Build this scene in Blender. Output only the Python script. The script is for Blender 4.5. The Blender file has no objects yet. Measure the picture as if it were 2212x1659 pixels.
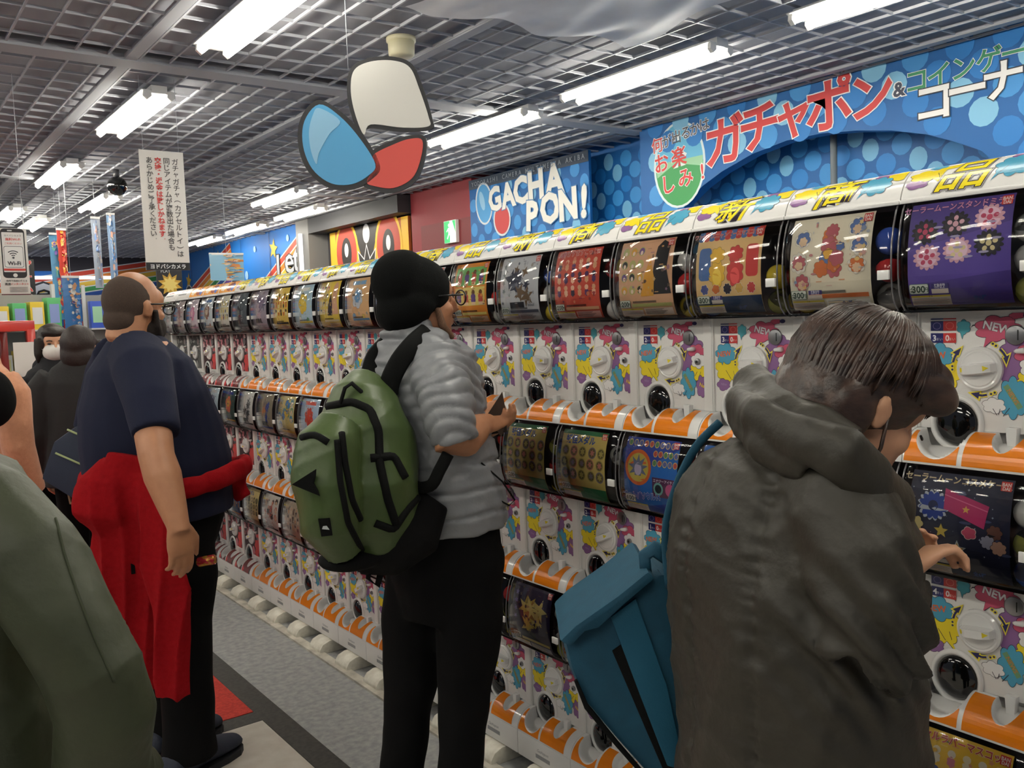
import bpy, bmesh, math, random
import numpy as np
from mathutils import Vector, Matrix
random.seed(7)
SC = bpy.context.scene
COL = SC.collection
# ---------------------------------------------------------------- camera, world, exposure
CAMZ = 1.545
FPX = 1909.47
RIGHT = Vector((0.79911141, -0.60007714, -0.03644696))
DOWN = Vector((-0.07207018, -0.03543357, -0.99676996))
FWD = Vector((0.59684742, 0.79915698, -0.07156304))
CAM = Vector((0, 0, CAMZ))
cd = bpy.data.cameras.new('camera')
cd.sensor_fit = 'HORIZONTAL'; cd.sensor_width = 36.0
cd.lens = FPX / 2212 * 36.0
cd.clip_start = 0.05; cd.clip_end = 100
cam = bpy.data.objects.new('camera', cd); COL.objects.link(cam)
R3 = Matrix((RIGHT, -DOWN, -FWD)).transposed()
cam.matrix_world = Matrix.Translation(CAM) @ R3.to_4x4()
SC.camera = cam
wd = bpy.data.worlds.new('world'); SC.world = wd; wd.use_nodes = True
wd.node_tree.nodes['Background'].inputs[0].default_value = (0.80, 0.86, 1.0, 1)
wd.node_tree.nodes['Background'].inputs[1].default_value = 0.16
SC.view_settings.view_transform = 'Standard'
SC.view_settings.look = 'None'
SC.view_settings.gamma = 1.0
SC.view_settings.use_curve_mapping = False
SC.view_settings.exposure = 0.0
LAMP = 38.0          # radiance of the fluorescent tubes

def ray(u, v):
    return RIGHT * ((u - 1106) / FPX) + DOWN * ((v - 829.5) / FPX) + FWD
def onX(u, v, X):
    d = ray(u, v); return CAM + d * (X / d.x)
def onY(u, v, Y):
    d = ray(u, v); return CAM + d * (Y / d.y)
def onZ(u, v, Z):
    d = ray(u, v); return CAM + d * ((Z - CAMZ) / d.z)
FH_ = Vector((FWD.x, FWD.y, 0)).normalized()
def at(u, v, z):
    d = ray(u, v); return CAM + d * (z / d.dot(FH_))

# ---------------------------------------------------------------- helpers
def lin(c):
    return tuple(((x / 255) / 12.92 if x / 255 <= 0.04045 else ((x / 255 + 0.055) / 1.055) ** 2.4) for x in c[:3])
MATS = {}
def mat(name, rgb, rough=0.5, metal=0.0, spec=0.5, noise=None, bump=None, coat=0.0, sheen=0.0, weave=None):
    if name in MATS: return MATS[name]
    m = bpy.data.materials.new(name); m.use_nodes = True
    nt = m.node_tree; b = nt.nodes['Principled BSDF']
    b.inputs['Base Color'].default_value = (*lin(rgb), 1)
    b.inputs['Roughness'].default_value = rough; b.inputs['Metallic'].default_value = metal
    b.inputs['Specular IOR Level'].default_value = spec
    if coat: b.inputs['Coat Weight'].default_value = coat; b.inputs['Coat Roughness'].default_value = 0.08
    if sheen: b.inputs['Sheen Weight'].default_value = sheen; b.inputs['Sheen Roughness'].default_value = 0.5
    if noise or bump:
        tc = nt.nodes.new('ShaderNodeTexCoord')
    if noise:                       # (scale, second colour, contrast)
        n = nt.nodes.new('ShaderNodeTexNoise'); n.inputs['Scale'].default_value = noise[0]; n.inputs['Detail'].default_value = 6
        nt.links.new(tc.outputs['Object'], n.inputs['Vector'])
        r = nt.nodes.new('ShaderNodeValToRGB')
        k = noise[2] if len(noise) > 2 else 0.12
        r.color_ramp.elements[0].position = 0.5 - k; r.color_ramp.elements[1].position = 0.5 + k
        r.color_ramp.elements[0].color = (*lin(rgb), 1); r.color_ramp.elements[1].color = (*lin(noise[1]), 1)
        nt.links.new(n.outputs['Fac'], r.inputs['Fac']); nt.links.new(r.outputs['Color'], b.inputs['Base Color'])
    if bump:                        # (scale, strength)
        n2 = nt.nodes.new('ShaderNodeTexNoise'); n2.inputs['Scale'].default_value = bump[0]; n2.inputs['Detail'].default_value = 4
        nt.links.new(tc.outputs['Object'], n2.inputs['Vector'])
        bn = nt.nodes.new('ShaderNodeBump'); bn.inputs['Strength'].default_value = bump[1]
        bn.inputs['Distance'].default_value = bump[2] if len(bump) > 2 else 0.01
        nt.links.new(n2.outputs['Fac'], bn.inputs['Height']); nt.links.new(bn.outputs['Normal'], b.inputs['Normal'])
    MATS[name] = m
    return m
def printmat(name, rough=0.45, coat=0.0, spec=0.5):
    if name in MATS: return MATS[name]
    m = bpy.data.materials.new(name); m.use_nodes = True
    nt = m.node_tree; b = nt.nodes['Principled BSDF']
    a = nt.nodes.new('ShaderNodeAttribute'); a.attribute_name = 'ink'
    nt.links.new(a.outputs['Color'], b.inputs['Base Color'])
    b.inputs['Roughness'].default_value = rough; b.inputs['Coat Weight'].default_value = coat
    b.inputs['Specular IOR Level'].default_value = spec
    MATS[name] = m; return m
def emit(name, rgb, s):
    if name in MATS: return MATS[name]
    m = bpy.data.materials.new(name); m.use_nodes = True
    b = m.node_tree.nodes['Principled BSDF']
    b.inputs['Base Color'].default_value = (*lin(rgb), 1)
    b.inputs['Emission Color'].default_value = (*lin(rgb), 1); b.inputs['Emission Strength'].default_value = s
    MATS[name] = m; return m
def clear(name, rgb=(245, 245, 245), rough=0.03, ior=1.45, tint=0.93):
    m = bpy.data.materials.new(name); m.use_nodes = True; nt = m.node_tree
    nt.nodes.remove(nt.nodes['Principled BSDF'])
    o = nt.nodes['Material Output']
    t = nt.nodes.new('ShaderNodeBsdfTransparent'); t.inputs[0].default_value = (*[c * tint for c in lin(rgb)], 1)
    g = nt.nodes.new('ShaderNodeBsdfGlossy'); g.inputs['Roughness'].default_value = rough
    fr = nt.nodes.new('ShaderNodeFresnel'); fr.inputs['IOR'].default_value = ior
    mx = nt.nodes.new('ShaderNodeMixShader')
    nt.links.new(fr.outputs[0], mx.inputs[0]); nt.links.new(t.outputs[0], mx.inputs[1]); nt.links.new(g.outputs[0], mx.inputs[2])
    nt.links.new(mx.outputs[0], o.inputs['Surface'])
    return m

def tag(o, label=None, cat=None, group=None, kind=None):
    if label: o['label'] = label
    if cat: o['category'] = cat
    if group: o['group'] = group
    if kind: o['kind'] = kind
    return o
def empty(name, loc, rz=0, label=None, cat=None, group=None):
    o = bpy.data.objects.new(name, None); COL.objects.link(o)
    o.location = loc; o.rotation_euler = (0, 0, rz); o.empty_display_size = 0.05
    return tag(o, label, cat, group)
def link(name, me, parent=None, m=None):
    o = bpy.data.objects.new(name, me); COL.objects.link(o)
    if parent is not None: o.parent = parent
    if m is not None and not len(me.materials): me.materials.append(m)
    return o

class MB:
    """collects simple solids, then becomes one mesh"""
    def __init__(s): s.v = []; s.f = []; s.smooth = []
    def add(s, vs, fs, smooth=False):
        n = len(s.v); s.v += [tuple(p) for p in vs]; s.f += [tuple(i + n for i in f) for f in fs]; s.smooth += [smooth] * len(fs); return s
    def box(s, x0, x1, y0, y1, z0, z1):
        return s.add([(x0, y0, z0), (x1, y0, z0), (x1, y1, z0), (x0, y1, z0), (x0, y0, z1), (x1, y0, z1), (x1, y1, z1), (x0, y1, z1)],
                     [(0, 3, 2, 1), (4, 5, 6, 7), (0, 1, 5, 4), (1, 2, 6, 5), (2, 3, 7, 6), (3, 0, 4, 7)])
    def tube(s, pts, r, n=10, cap=True, up=None):
        """lofted tube; r may be number, list, or list of (a,b) half axes; 'up' fixes the b direction"""
        P = [Vector(p) for p in pts]; k = len(P)
        if not isinstance(r, (list, tuple)): r = [r] * k
        rr = [(x, x) if not isinstance(x, (list, tuple)) else x for x in r]
        vs = []; prev = None
        for i in range(k):
            t = (P[min(i + 1, k - 1)] - P[max(i - 1, 0)])
            t = t.normalized() if t.length > 1e-9 else Vector((0, 0, 1))
            ref = Vector(up) if up is not None else (prev if prev is not None else (Vector((0, 0, 1)) if abs(t.z) < 0.9 else Vector((1, 0, 0))))
            b = (ref - t * ref.dot(t))
            if b.length < 1e-5: b = Vector((1, 0, 0)) - t * t.x
            b.normalize(); a = b.cross(t); prev = b
            for j in range(n):
                an = 2 * math.pi * j / n
                vs.append(P[i] + a * (rr[i][0] * math.cos(an)) + b * (rr[i][1] * math.sin(an)))
        fs = [(i * n + j, i * n + (j + 1) % n, (i + 1) * n + (j + 1) % n, (i + 1) * n + j) for i in range(k - 1) for j in range(n)]
        if cap: fs += [tuple(range(n - 1, -1, -1)), tuple((k - 1) * n + j for j in range(n))]
        return s.add(vs, fs, True)
    def ell(s, c, r, n=16, m=10, rot=None):
        vs = []; c = Vector(c)
        if not isinstance(r, (list, tuple)): r = (r, r, r)
        for i in range(m + 1):
            th = math.pi * i / m
            for j in range(n):
                ph = 2 * math.pi * j / n
                p = Vector((r[0] * math.sin(th) * math.cos(ph), r[1] * math.sin(th) * math.sin(ph), r[2] * math.cos(th)))
                if rot is not None: p = rot @ p
                vs.append(c + p)
        return s.add(vs, [(i * n + j, (i + 1) * n + j, (i + 1) * n + (j + 1) % n, i * n + (j + 1) % n) for i in range(m) for j in range(n)], True)
    def prism(s, pts, fn0, fn1):
        """polygon pts 2D extruded between maps fn0 and fn1"""
        n = len(pts)
        return s.add([fn0(*p) for p in pts] + [fn1(*p) for p in pts],
                     [tuple(range(n)), tuple(range(2 * n - 1, n - 1, -1))] + [(i + n, (i + 1) % n + n, (i + 1) % n, i) for i in range(n)])
    def grid(s, fn, nu, nv, smooth=True):
        vs = [fn(i / nu, j / nv) for j in range(nv + 1) for i in range(nu + 1)]
        return s.add(vs, [(j * (nu + 1) + i, j * (nu + 1) + i + 1, (j + 1) * (nu + 1) + i + 1, (j + 1) * (nu + 1) + i) for j in range(nv) for i in range(nu)], smooth)
    def mesh(s, name, m=None, bevel=0, clean=True):
        me = bpy.data.meshes.new(name); me.from_pydata(s.v, [], s.f)
        bm = bmesh.new(); bm.from_mesh(me)
        for f, sm in zip(bm.faces, s.smooth): f.smooth = sm
        if clean: bmesh.ops.remove_doubles(bm, verts=bm.verts, dist=1e-6)
        bmesh.ops.recalc_face_normals(bm, faces=bm.faces)
        if bevel:
            es = [e for e in bm.edges if len(e.link_faces) == 2 and e.calc_face_angle(0) > 0.6]
            bmesh.ops.bevel(bm, geom=es, offset=bevel, segments=2, affect='EDGES', profile=0.6)
            for f in bm.faces: f.smooth = True
            # keep flat faces flat enough
        bm.to_mesh(me); bm.free()
        if bevel:
            me.set_sharp_from_angle(angle=math.radians(50))
        if m is not None: me.materials.append(m)
        return me
    def obj(s, name, m, parent=None, bevel=0):
        return link(name, s.mesh(name, m, bevel), parent)

# ---------------------------------------------------------------- flat print: layers of coloured outlines
TXT = {}
def glyphs(st, bold=0.0):
    if any(ord(ch) > 0x2000 for ch in st): bold = bold if bold < 0.02 else 0.02 + (bold - 0.02) * 0.6
    k = (st, round(bold, 4))
    if k in TXT: return TXT[k]
    cu = bpy.data.curves.new('lettering', 'FONT'); cu.body = st; cu.size = 1.0; cu.align_x = 'CENTER'; cu.align_y = 'CENTER'
    cu.offset = bold; cu.resolution_u = 2; cu.fill_mode = 'FRONT'
    ob = bpy.data.objects.new('lettering', cu); COL.objects.link(ob)
    me = ob.to_mesh()
    vs = [(v.co.x, v.co.y) for v in me.vertices]; fs = [tuple(p.vertices) for p in me.polygons]
    ob.to_mesh_clear(); bpy.data.objects.remove(ob); bpy.data.curves.remove(cu)
    if vs:
        cx = (min(v[0] for v in vs) + max(v[0] for v in vs)) / 2; cy = (min(v[1] for v in vs) + max(v[1] for v in vs)) / 2
        vs = [(x - cx, y - cy) for x, y in vs]
    TXT[k] = (vs, fs); return TXT[k]
class Art:
    def __init__(s, dz=3e-5): s.L = []; s.dz = dz
    def poly(s, pts, col): s.L.append((list(pts), [tuple(range(len(pts)))], col)); return s
    def rect(s, x0, y0, x1, y1, col): return s.poly([(x0, y0), (x1, y0), (x1, y1), (x0, y1)], col)
    def rrect(s, x0, y0, x1, y1, r, col, n=4):
        P = []
        for cx, cy, a in ((x1 - r, y1 - r, 0), (x0 + r, y1 - r, 90), (x0 + r, y0 + r, 180), (x1 - r, y0 + r, 270)):
            for i in range(n + 1):
                t = math.radians(a + 90 * i / n); P.append((cx + r * math.cos(t), cy + r * math.sin(t)))
        return s.poly(P, col)
    def ell(s, cx, cy, rx, ry, col, n=20, rot=0):
        c, q = math.cos(rot), math.sin(rot)
        return s.poly([(cx + rx * math.cos(2 * math.pi * i / n) * c - ry * math.sin(2 * math.pi * i / n) * q,
                        cy + rx * math.cos(2 * math.pi * i / n) * q + ry * math.sin(2 * math.pi * i / n) * c) for i in range(n)], col)
    def cloud(s, cx, cy, rx, ry, col, line=(40, 35, 45), lw=0.0012, k=7, ph=0.0, tail=None):
        def sh(e):
            P = []
            for i in range(k * 6):
                t = 2 * math.pi * i / (k * 6) + ph
                q = 0.80 + 0.22 * abs(math.sin(k * (t - ph) / 2))
                P.append((cx + (rx * q + e) * math.cos(t), cy + (ry * q + e) * math.sin(t)))
            return P
        if line: s.poly(sh(lw), line)
        if tail:
            (ax, ay), (bx, by), (tx, ty) = tail
            if line: s.poly([(ax - lw, ay), (bx + lw, by), (tx, ty - 2 * lw)], line)
            s.poly(sh(0), col); s.poly([(ax, ay), (bx, by), (tx, ty)], col)
        else: s.poly(sh(0), col)
        return s
    def star(s, cx, cy, r, col, k=5, inner=0.45, rot=0.0):
        return s.poly([(cx + r * (1 if i % 2 == 0 else inner) * math.sin(math.pi * i / k + rot), cy + r * (1 if i % 2 == 0 else inner) * math.cos(math.pi * i / k + rot)) for i in range(2 * k)], col)
    def line(s, x0, y0, x1, y1, w, col):
        dx, dy = x1 - x0, y1 - y0; l = math.hypot(dx, dy); nx, ny = -dy / l * w / 2, dx / l * w / 2
        return s.poly([(x0 + nx, y0 + ny), (x0 - nx, y0 - ny), (x1 - nx, y1 - ny), (x1 + nx, y1 + ny)], col)
    def text(s, st, cx, cy, h, col, bold=0.0, rot=0.0, sx=1.0, out=None, vertical=False, shear=0.0):
        """h = em height in metres; out = [(colour, extra boldness), ...] drawn behind"""
        if vertical:
            for i, ch in enumerate(st): s.text(ch, cx, cy - i * h * 1.02, h, col, bold, rot, sx, out)
            return s
        c, q = math.cos(math.radians(rot)), math.sin(math.radians(rot))
        for cc, bb in ([(oc, bold + ob) for oc, ob in (out or [])] + [(col, bold)]):
            vs, fs = glyphs(st, bb)
            if not vs: continue
            s.L.append(([(cx + ((x + shear * y) * h * sx) * c - y * h * q, cy + ((x + shear * y) * h * sx) * q + y * h * c) for x, y in vs], fs, cc))
        return s
    def mesh(s, name, fn, m, cuts=(), clip=None):
        """fn(x, y, h) -> point; cuts = y levels to split at (for curved sheets); clip = (x0, x1, y0, y1)"""
        bm = bmesh.new(); cl = bm.loops.layers.color.new('ink') if False else bm.loops.layers.float_color.new('ink')
        for i, (vs, fs, col) in enumerate(s.L):
            c = (*lin(col), 1.0); V = [bm.verts.new((x, y, (i + 1) * s.dz)) for x, y in vs]
            for f in fs:
                try: fc = bm.faces.new([V[j] for j in f])
                except ValueError: continue
                fc.normal_update()
                if fc.normal.z < 0: fc.normal_flip()
                for lp in fc.loops: lp[cl] = c
        if clip:
            for co, no in (((clip[0], 0, 0), (-1, 0, 0)), ((clip[1], 0, 0), (1, 0, 0)), ((0, clip[2], 0), (0, -1, 0)), ((0, clip[3], 0), (0, 1, 0))):
                bmesh.ops.bisect_plane(bm, geom=bm.verts[:] + bm.edges[:] + bm.faces[:], plane_co=co, plane_no=no, clear_outer=True)
        for y in cuts:
            bmesh.ops.bisect_plane(bm, geom=bm.verts[:] + bm.edges[:] + bm.faces[:], plane_co=(0, y, 0), plane_no=(0, 1, 0))
        for v in bm.verts: v.co = fn(v.co.x, v.co.y, v.co.z)
        me = bpy.data.meshes.new(name); bm.to_mesh(me); bm.free(); me.materials.append(m)
        return me
    def obj(s, name, fn, m, parent=None, **k): return link(name, s.mesh(name, fn, m, **k), parent)

PRINT = printmat('print_matt', 0.55)
GLOSSP = printmat('print_gloss', 0.25, 0.12)
WHITE = mat('white_plastic', (236, 234, 230), 0.32, bump=(180, 0.04, 0.002))
WHITEG = mat('white_gloss', (240, 239, 236), 0.16, coat=0.3)
DARK = mat('dark_interior', (58, 46, 44), 0.5, noise=(9, (92, 70, 66)))
BLACKG = mat('black_gloss', (10, 10, 11), 0.06, coat=0.5)
GREYM = mat('grey_metal', (150, 150, 152), 0.3, metal=0.8)
CLEAR = clear('clear_dome', rough=0.05, ior=1.42, tint=1.0)
FILM = clear('clear_film', rough=0.08, ior=1.4, tint=0.9)
# ---------------------------------------------------------------- the room
CEIL = 3.0
XW = 5.18
def struct(o): o['kind'] = 'structure'; return o
FLOORM = mat('floor_vinyl', (132, 134, 136), 0.55, noise=(34, (160, 160, 158), 0.16))
fl = struct(MB().box(-3.5, 5.6, -3.0, 18.2, -0.06, 0.0).obj('floor', FLOORM))
# aisle markings: black edging, pale tile, red mat (thin inlays that lie on the floor)
EDGE = mat('black_edging', (40, 38, 36), 0.5, noise=(60, (58, 56, 52)))
TILE = mat('pale_tile', (206, 200, 190), 0.35, noise=(14, (188, 180, 168), 0.25))
struct(MB().box(1.205, 1.30, -3.0, 18.0, 0.0, 0.0035).obj('trim_1', EDGE))
struct(MB().box(-3.4, 1.205, 3.345, 3.44, 0.0, 0.0035).obj('trim_2', EDGE))
tl = empty('tile_field', (0, 0, 0)); tl['kind'] = 'structure'
for j in range(-3, 4):
    for i in range(-2, 2):
        x1 = 1.203 - (1 - i) * 0.92 ; y1 = 3.343 - (3 - j) * 0.92
        MB().box(x1 - 0.917, x1, y1 - 0.917, y1, 0.0, 0.003).obj('tile', TILE, tl)
RED = mat('red_mat_pile', (196, 62, 50), 0.9, noise=(90, (170, 48, 40)), bump=(300, 0.3, 0.004))
rm = empty('floor_mat', (0.3, 4.6, 0), 0, 'red floor mat with a small yellow print beside the black floor edging', 'mat')
MB().box(-1.4, 0.903, -1.158, 1.3, 0.0, 0.006).obj('pile', RED, rm, bevel=0.002)
a = Art(2e-4)
a.star(-0.0, 0, 0.16, (60, 40, 30), 9, 0.6); a.star(0, 0, 0.13, (214, 150, 60), 9, 0.55); a.star(0, 0, 0.07, (120, 80, 40), 7, 0.5)
a.obj('mat_print', lambda x, y, h: (0.66 + x * 0.6 - 0.04, -0.78 + y, 0.0061 + h), PRINT, rm)

# ceiling: dark slab above an open metal grid
VOID = mat('ceiling_void', (146, 147, 153), 0.8, noise=(1.6, (166, 167, 173), 0.2))
GRID = mat('grid_bar', (176, 178, 185), 0.5)
struct(MB().box(-3.5, 5.6, -3.0, 18.2, 3.06, 3.12).obj('ceiling', VOID))
ce = bpy.data.objects['ceiling']
bx = MB().box(-0.005, 0.005, -10.6, 10.6, 0, 0.014).mesh('grille_bar', GRID)
by = MB().box(-4.55, 4.55, -0.005, 0.005, 0.002, 0.016).mesh('grille_bar', GRID)
x = 0.88 - 28 * 0.1555
while x < 5.16:
    if x > -3.4:
        o = link('grille_bar', bx, ce); o.location = (x, 7.6, CEIL)
    x += 0.1555
y = 0.86
while y < 18.1:
    o = link('grille_bar', by, ce); o.location = (1.05, y, CEIL); y += 0.2
RUN = mat('runner_bar', (166, 168, 174), 0.6)
for yy, wd_ in ((5.08, 0.15), (9.1, 0.1), (1.05, 0.15), (13.1, 0.1)):
    MB().box(-3.4, XW, yy - wd_ / 2, yy + wd_ / 2, CEIL - 0.012, CEIL + 0.018).obj('runner', RUN, ce)
for xx in (1.30, 2.62, 4.95, -0.05):
    MB().box(xx - 0.03, xx + 0.03, -3.0, 18.1, CEIL - 0.008, CEIL + 0.018).obj('runner', RUN, ce)
# crumpled plastic sheet lying over the grid near the lamps
SHEET = mat('pale_sheet', (226, 226, 228), 0.5, noise=(5, (240, 240, 242), 0.2))
def sheetfn(s, t):
    x = 2.10 + 1.3 * s + 0.06 * math.sin(9 * t); y = 2.2 + 1.35 * t - 0.1 * s + 0.05 * math.sin(13 * s)
    return (x, y, CEIL - 0.024 + 0.005 * math.sin(17 * s + 4 * t) * math.sin(11 * t) + 0.002 * math.sin(41 * s))
sh = MB().grid(sheetfn, 40, 34).obj('plastic_sheet', SHEET)
tag(sh, 'crumpled pale plastic sheet stretched under the ceiling grid beside the tube lights', 'sheet')

# walls
BLUE = mat('blue_wall', (6, 92, 160), 0.55)
struct(MB().box(5.42, 5.55, -3.0, 7.5, 0, 3.14).obj('wall_right', BLUE))
wr = bpy.data.objects['wall_right']
def dots(Y0_, Y1_, Z0_, Z1_, sp, r, seed, art):
    rnd = random.Random(seed); j = 0; z = Z0_ + r
    while z < Z1_ - r * 0.3:
        i = 0; yv = Y0_ + r + (sp / 2 if j % 2 else 0)
        while yv < Y1_ - r * 0.5:
            k = (i + 2 * j) % 3
            c = ((112, 176, 216), (30, 122, 196), (52, 138, 206))[k if rnd.random() > 0.2 else 2]
            art.ell(-yv, z, r * (0.9 if k == 0 else 1.05), r * (1.12 if k == 0 else 1.05), c, 14)
            yv += sp; i += 1
        z += sp * 0.5; j += 1
a = Art(2e-6); dots(-1.0, 7.5, 1.75, 2.95, 0.215, 0.066, 3, a)
a.obj('dot_print', lambda x, y, h: (5.419 - h, -x, y), PRINT, wr, clip=(-7.5, 1.0, 1.75, 3.0))
# arched panel standing in front of the blue wall
arch = [(4.60, 2.30), (4.574, 2.373), (4.40, 2.48), (4.217, 2.557), (3.95, 2.635), (3.667, 2.675), (3.40, 2.672), (3.16, 2.643), (2.93, 2.60), (2.717, 2.538), (2.55, 2.465), (2.402, 2.39), (2.30, 2.28)]
XP = 5.10
pp = [(5.03, 3.0), (5.03, 0.02), (4.75, 0.02), (4.62, 1.9)] + arch + [(2.16, 1.9), (2.05, 0.02), (-1.0, 0.02), (-1.0, 3.0)]
ap = MB().prism(pp, lambda y, z: (XP, y, z), lambda y, z: (XP + 0.10, y, z)).obj('wall_arch', BLUE)
ap['kind'] = 'structure'
a = Art(1.5e-5)
def inarch(y, z, e):
    if y > 5.03 - e or z < 1.9: return False
    zz = np.interp(y, [p[0] for p in arch[::-1]], [p[1] for p in arch[::-1]]) if 2.3 < y < 4.6 else 0
    return z > zz + e
rnd = random.Random(5); j = 0; z = 1.95
while z < 2.99:
    y = -0.6 + (0.13 if j % 2 else 0); i = 0
    while y < 5.0:
        if inarch(y, z, 0.05):
            a.ell(-y, z, 0.082, 0.082, ((126, 186, 220), (28, 118, 192), (58, 140, 206))[(i + 2 * j) % 3 if rnd.random() > 0.25 else 1], 14)
        y += 0.26; i += 1
    z += 0.13; j += 1
a.obj('dot_print', lambda x, y, h: (XP - 0.0005 - h, -x, y), PRINT, ap)
# lettering on the arched panel, each character placed on the panel plane
a = Art(1e-4)
def wl(ch, u, v, hp, col, bold, out, rot=0, X=XP, sx=1.0, art=None):
    P = onX(u, v, X); dep = (P - CAM).dot(FWD)
    (art or a).text(ch, -P.y, P.z, hp * dep / FPX, col, bold, rot, sx, out)
WO = (232, 232, 232)
P = onX(1467, 356, XP); dep = (P - CAM).dot(FWD)
k = dep / FPX
a.ell(-P.y, P.z, 74 * k, 92 * k, (214, 228, 232), 30); a.ell(-P.y, P.z, 68 * k, 87 * k, (58, 150, 84), 30)
cap = [(-P.y + 68 * k * math.cos(t), P.z + 87 * k * math.sin(t)) for t in [math.pi * (0.0 + i / 18) for i in range(19)]]
a.poly(cap, (96, 178, 214)); a.poly([(-P.y - 64 * k, P.z - 20 * k), (-P.y - 10 * k, P.z + 5 * k), (-P.y + 66 * k, P.z - 12 * k), (-P.y + 67 * k, P.z + 10 * k), (-P.y - 67 * k, P.z + 10 * k)], (150, 200, 160))
for i, ch in enumerate('何が出るかは'):
    wl(ch, 1420 + i * 20.5, 314 - i * 9, 30 if i else 34, (206, 60, 58) if i == 0 else (70, 74, 84), 0.010, [(WO, 0.055)], 4)
for i, ch in enumerate('お楽'): wl(ch, 1430 + i * 37, 352 - i * 14, 44, (206, 60, 58), 0.018, [(WO, 0.05)], 5)
for i, ch in enumerate('しみ!'): wl(ch, 1446 + i * 36, 398 - i * 14, 44, (206, 60, 58), 0.018, [(WO, 0.05)], 5)
for ch, u, v, h in (('ガ', 1566, 302, 112), ('チ', 1641, 274, 112), ('ャ', 1715, 258, 104), ('ポ', 1790, 222, 120), ('ン', 1885, 206, 110)):
    wl(ch, u, v, h, (200, 58, 60), 0.028, [(WO, 0.034)], 2)
wl('&', 1944, 193, 42, (58, 62, 80), 0.03, [(WO, 0.05)])
for ch, u, v in (('コ', 1981, 176), ('イ', 2028, 162), ('ン', 2083, 146), ('ゲ', 2137, 128), ('ー', 2190, 112), ('ム', 2248, 92)):
    wl(ch, u, v, 56, (56, 138, 96), 0.018, [(WO, 0.036)])
for ch, u, v in (('コ', 2018, 222), ('ー', 2090, 192), ('ナ', 2168, 172), ('ー', 2262, 150)):
    wl(ch, u, v, 92, (236, 234, 232), 0.025, [((40, 46, 60), 0.045)])
a.obj('lettering', lambda x, y, h: (XP - 0.002 - h, -x, y), PRINT, ap)
pole = MB().tube([(5.30, 3.45, 0), (5.30, 3.45, 3.0)], 0.022, 12).obj('wall_pole', mat('grey_paint', (122, 130, 136), 0.5))
tag(pole, 'slim grey upright pole standing in the blue dotted arch', 'pole')

# hung board: blue with big white letters
gb = empty('hung_board', (5.15, 6.6, 1.9), 0, 'blue dotted board with rounded white lettering and dark top strip', 'sign')
MB().box(0, 0.03, -0.91, 0.90, 0.0, 1.07).obj('board', BLUE, gb, bevel=0.004)
MB().box(-0.004, 0.0, -0.91, 0.90, 0.975, 1.07).obj('top_strip', mat('dark_slate', (44, 60, 80), 0.5), gb)
a = Art(2e-5); dots(5.69, 7.5, 1.93, 2.90, 0.24, 0.062, 9, a)
m_gb = lambda x, y, h: (-0.0005 - h, -x - 6.6, y - 1.9)
a.obj('dot_print', m_gb, PRINT, gb, clip=(-7.5, -5.69, 1.9, 2.875))
a = Art(3e-4)
XG = 5.148
P = onX(1046, 440, XG)
def drop(P, w_, h_, c, a, rot):
    a.ell(-P.y, P.z, w_ + 0.02, h_ + 0.02, (206, 214, 220), 26, rot); a.ell(-P.y, P.z, w_, h_, c, 26, rot)
drop(P, 0.125, 0.19, (66, 148, 206), a, 0.1); a.ell(-P.y - 0.03, P.z + 0.03, 0.04, 0.10, (140, 190, 222), 16, 0.3)
P = onX(1085, 474, XG); drop(P, 0.12, 0.14, (190, 56, 58), a, 0.1)
for ch, u, v, h, r in (('G', 1069, 430, 58, 8), ('A', 1098, 421, 60, 5), ('C', 1125, 411, 66, 3), ('H', 1158, 399, 72, 2), ('A', 1198, 387, 76, 2), ('P', 1151, 466, 72, -4), ('O', 1189, 449, 74, 3), ('N', 1228, 441, 76, 2), ('!', 1263, 434, 78, -4)):
    wl(ch, u, v, h * 1.18, (232, 230, 222), 0.045, [((70, 120, 170), 0.025)], r, XG, 0.92, a)
for i, ch in enumerate('YODOBASHI CAMERA MULTIMEDIA AKIBA'):
    if ch != ' ':
        a.text(ch, -7.42 + i * 0.0525, 2.922, 0.062, (150, 160, 172), 0.01)
a.obj('lettering', lambda x, y, h: (-0.0045 - h, -x - 6.6, y - 1.9), PRINT, gb)

# red wall stretch, exit sign, dark bay with bold board, grey pillar, mural wall
REDW = mat('red_wall', (136, 40, 48), 0.6)
struct(MB().box(XW, 5.55, 7.5, 8.72, 0, 3.14).obj('wall_red', REDW))
struct(MB().box(XW - 0.012, XW, 7.52, 8.50, 0, 2.62).obj('trim_3', mat('red_panel', (112, 26, 32), 0.55)))
ex = empty('exit_sign', (5.13, 7.86, 2.38), 0, 'green and white emergency exit sign with running figure on red wall', 'sign')
MB().box(0, 0.05, -0.115, 0.115, 0, 0.235).obj('housing', WHITE, ex, bevel=0.004)
a = Art(2e-4); G = (40, 170, 96)
a.rect(-0.108, 0.006, 0.108, 0.229, (226, 240, 230)); a.rect(-0.108, 0.006, 0.0, 0.229, G)
a.poly([(0.0, 0.229), (0.108, 0.229), (0.108, 0.10), (0.05, 0.229)], G)
a.ell(-0.012, 0.185, 0.017, 0.018, (226, 240, 230), 14); a.line(-0.02, 0.16, -0.01, 0.10, 0.03, (226, 240, 230))
a.line(-0.01, 0.10, 0.03, 0.06, 0.018, (226, 240, 230)); a.line(-0.015, 0.10, -0.05, 0.045, 0.018, (226, 240, 230)); a.line(-0.02, 0.155, -0.06, 0.12, 0.014, (226, 240, 230)); a.line(-0.02, 0.155, 0.03, 0.13, 0.013, (226, 240, 230))
me = bpy.data.materials.new('exit_face'); me.use_nodes = True
b = me.node_tree.nodes['Principled BSDF']; at_ = me.node_tree.nodes.new('ShaderNodeAttribute'); at_.attribute_name = 'ink'
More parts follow.
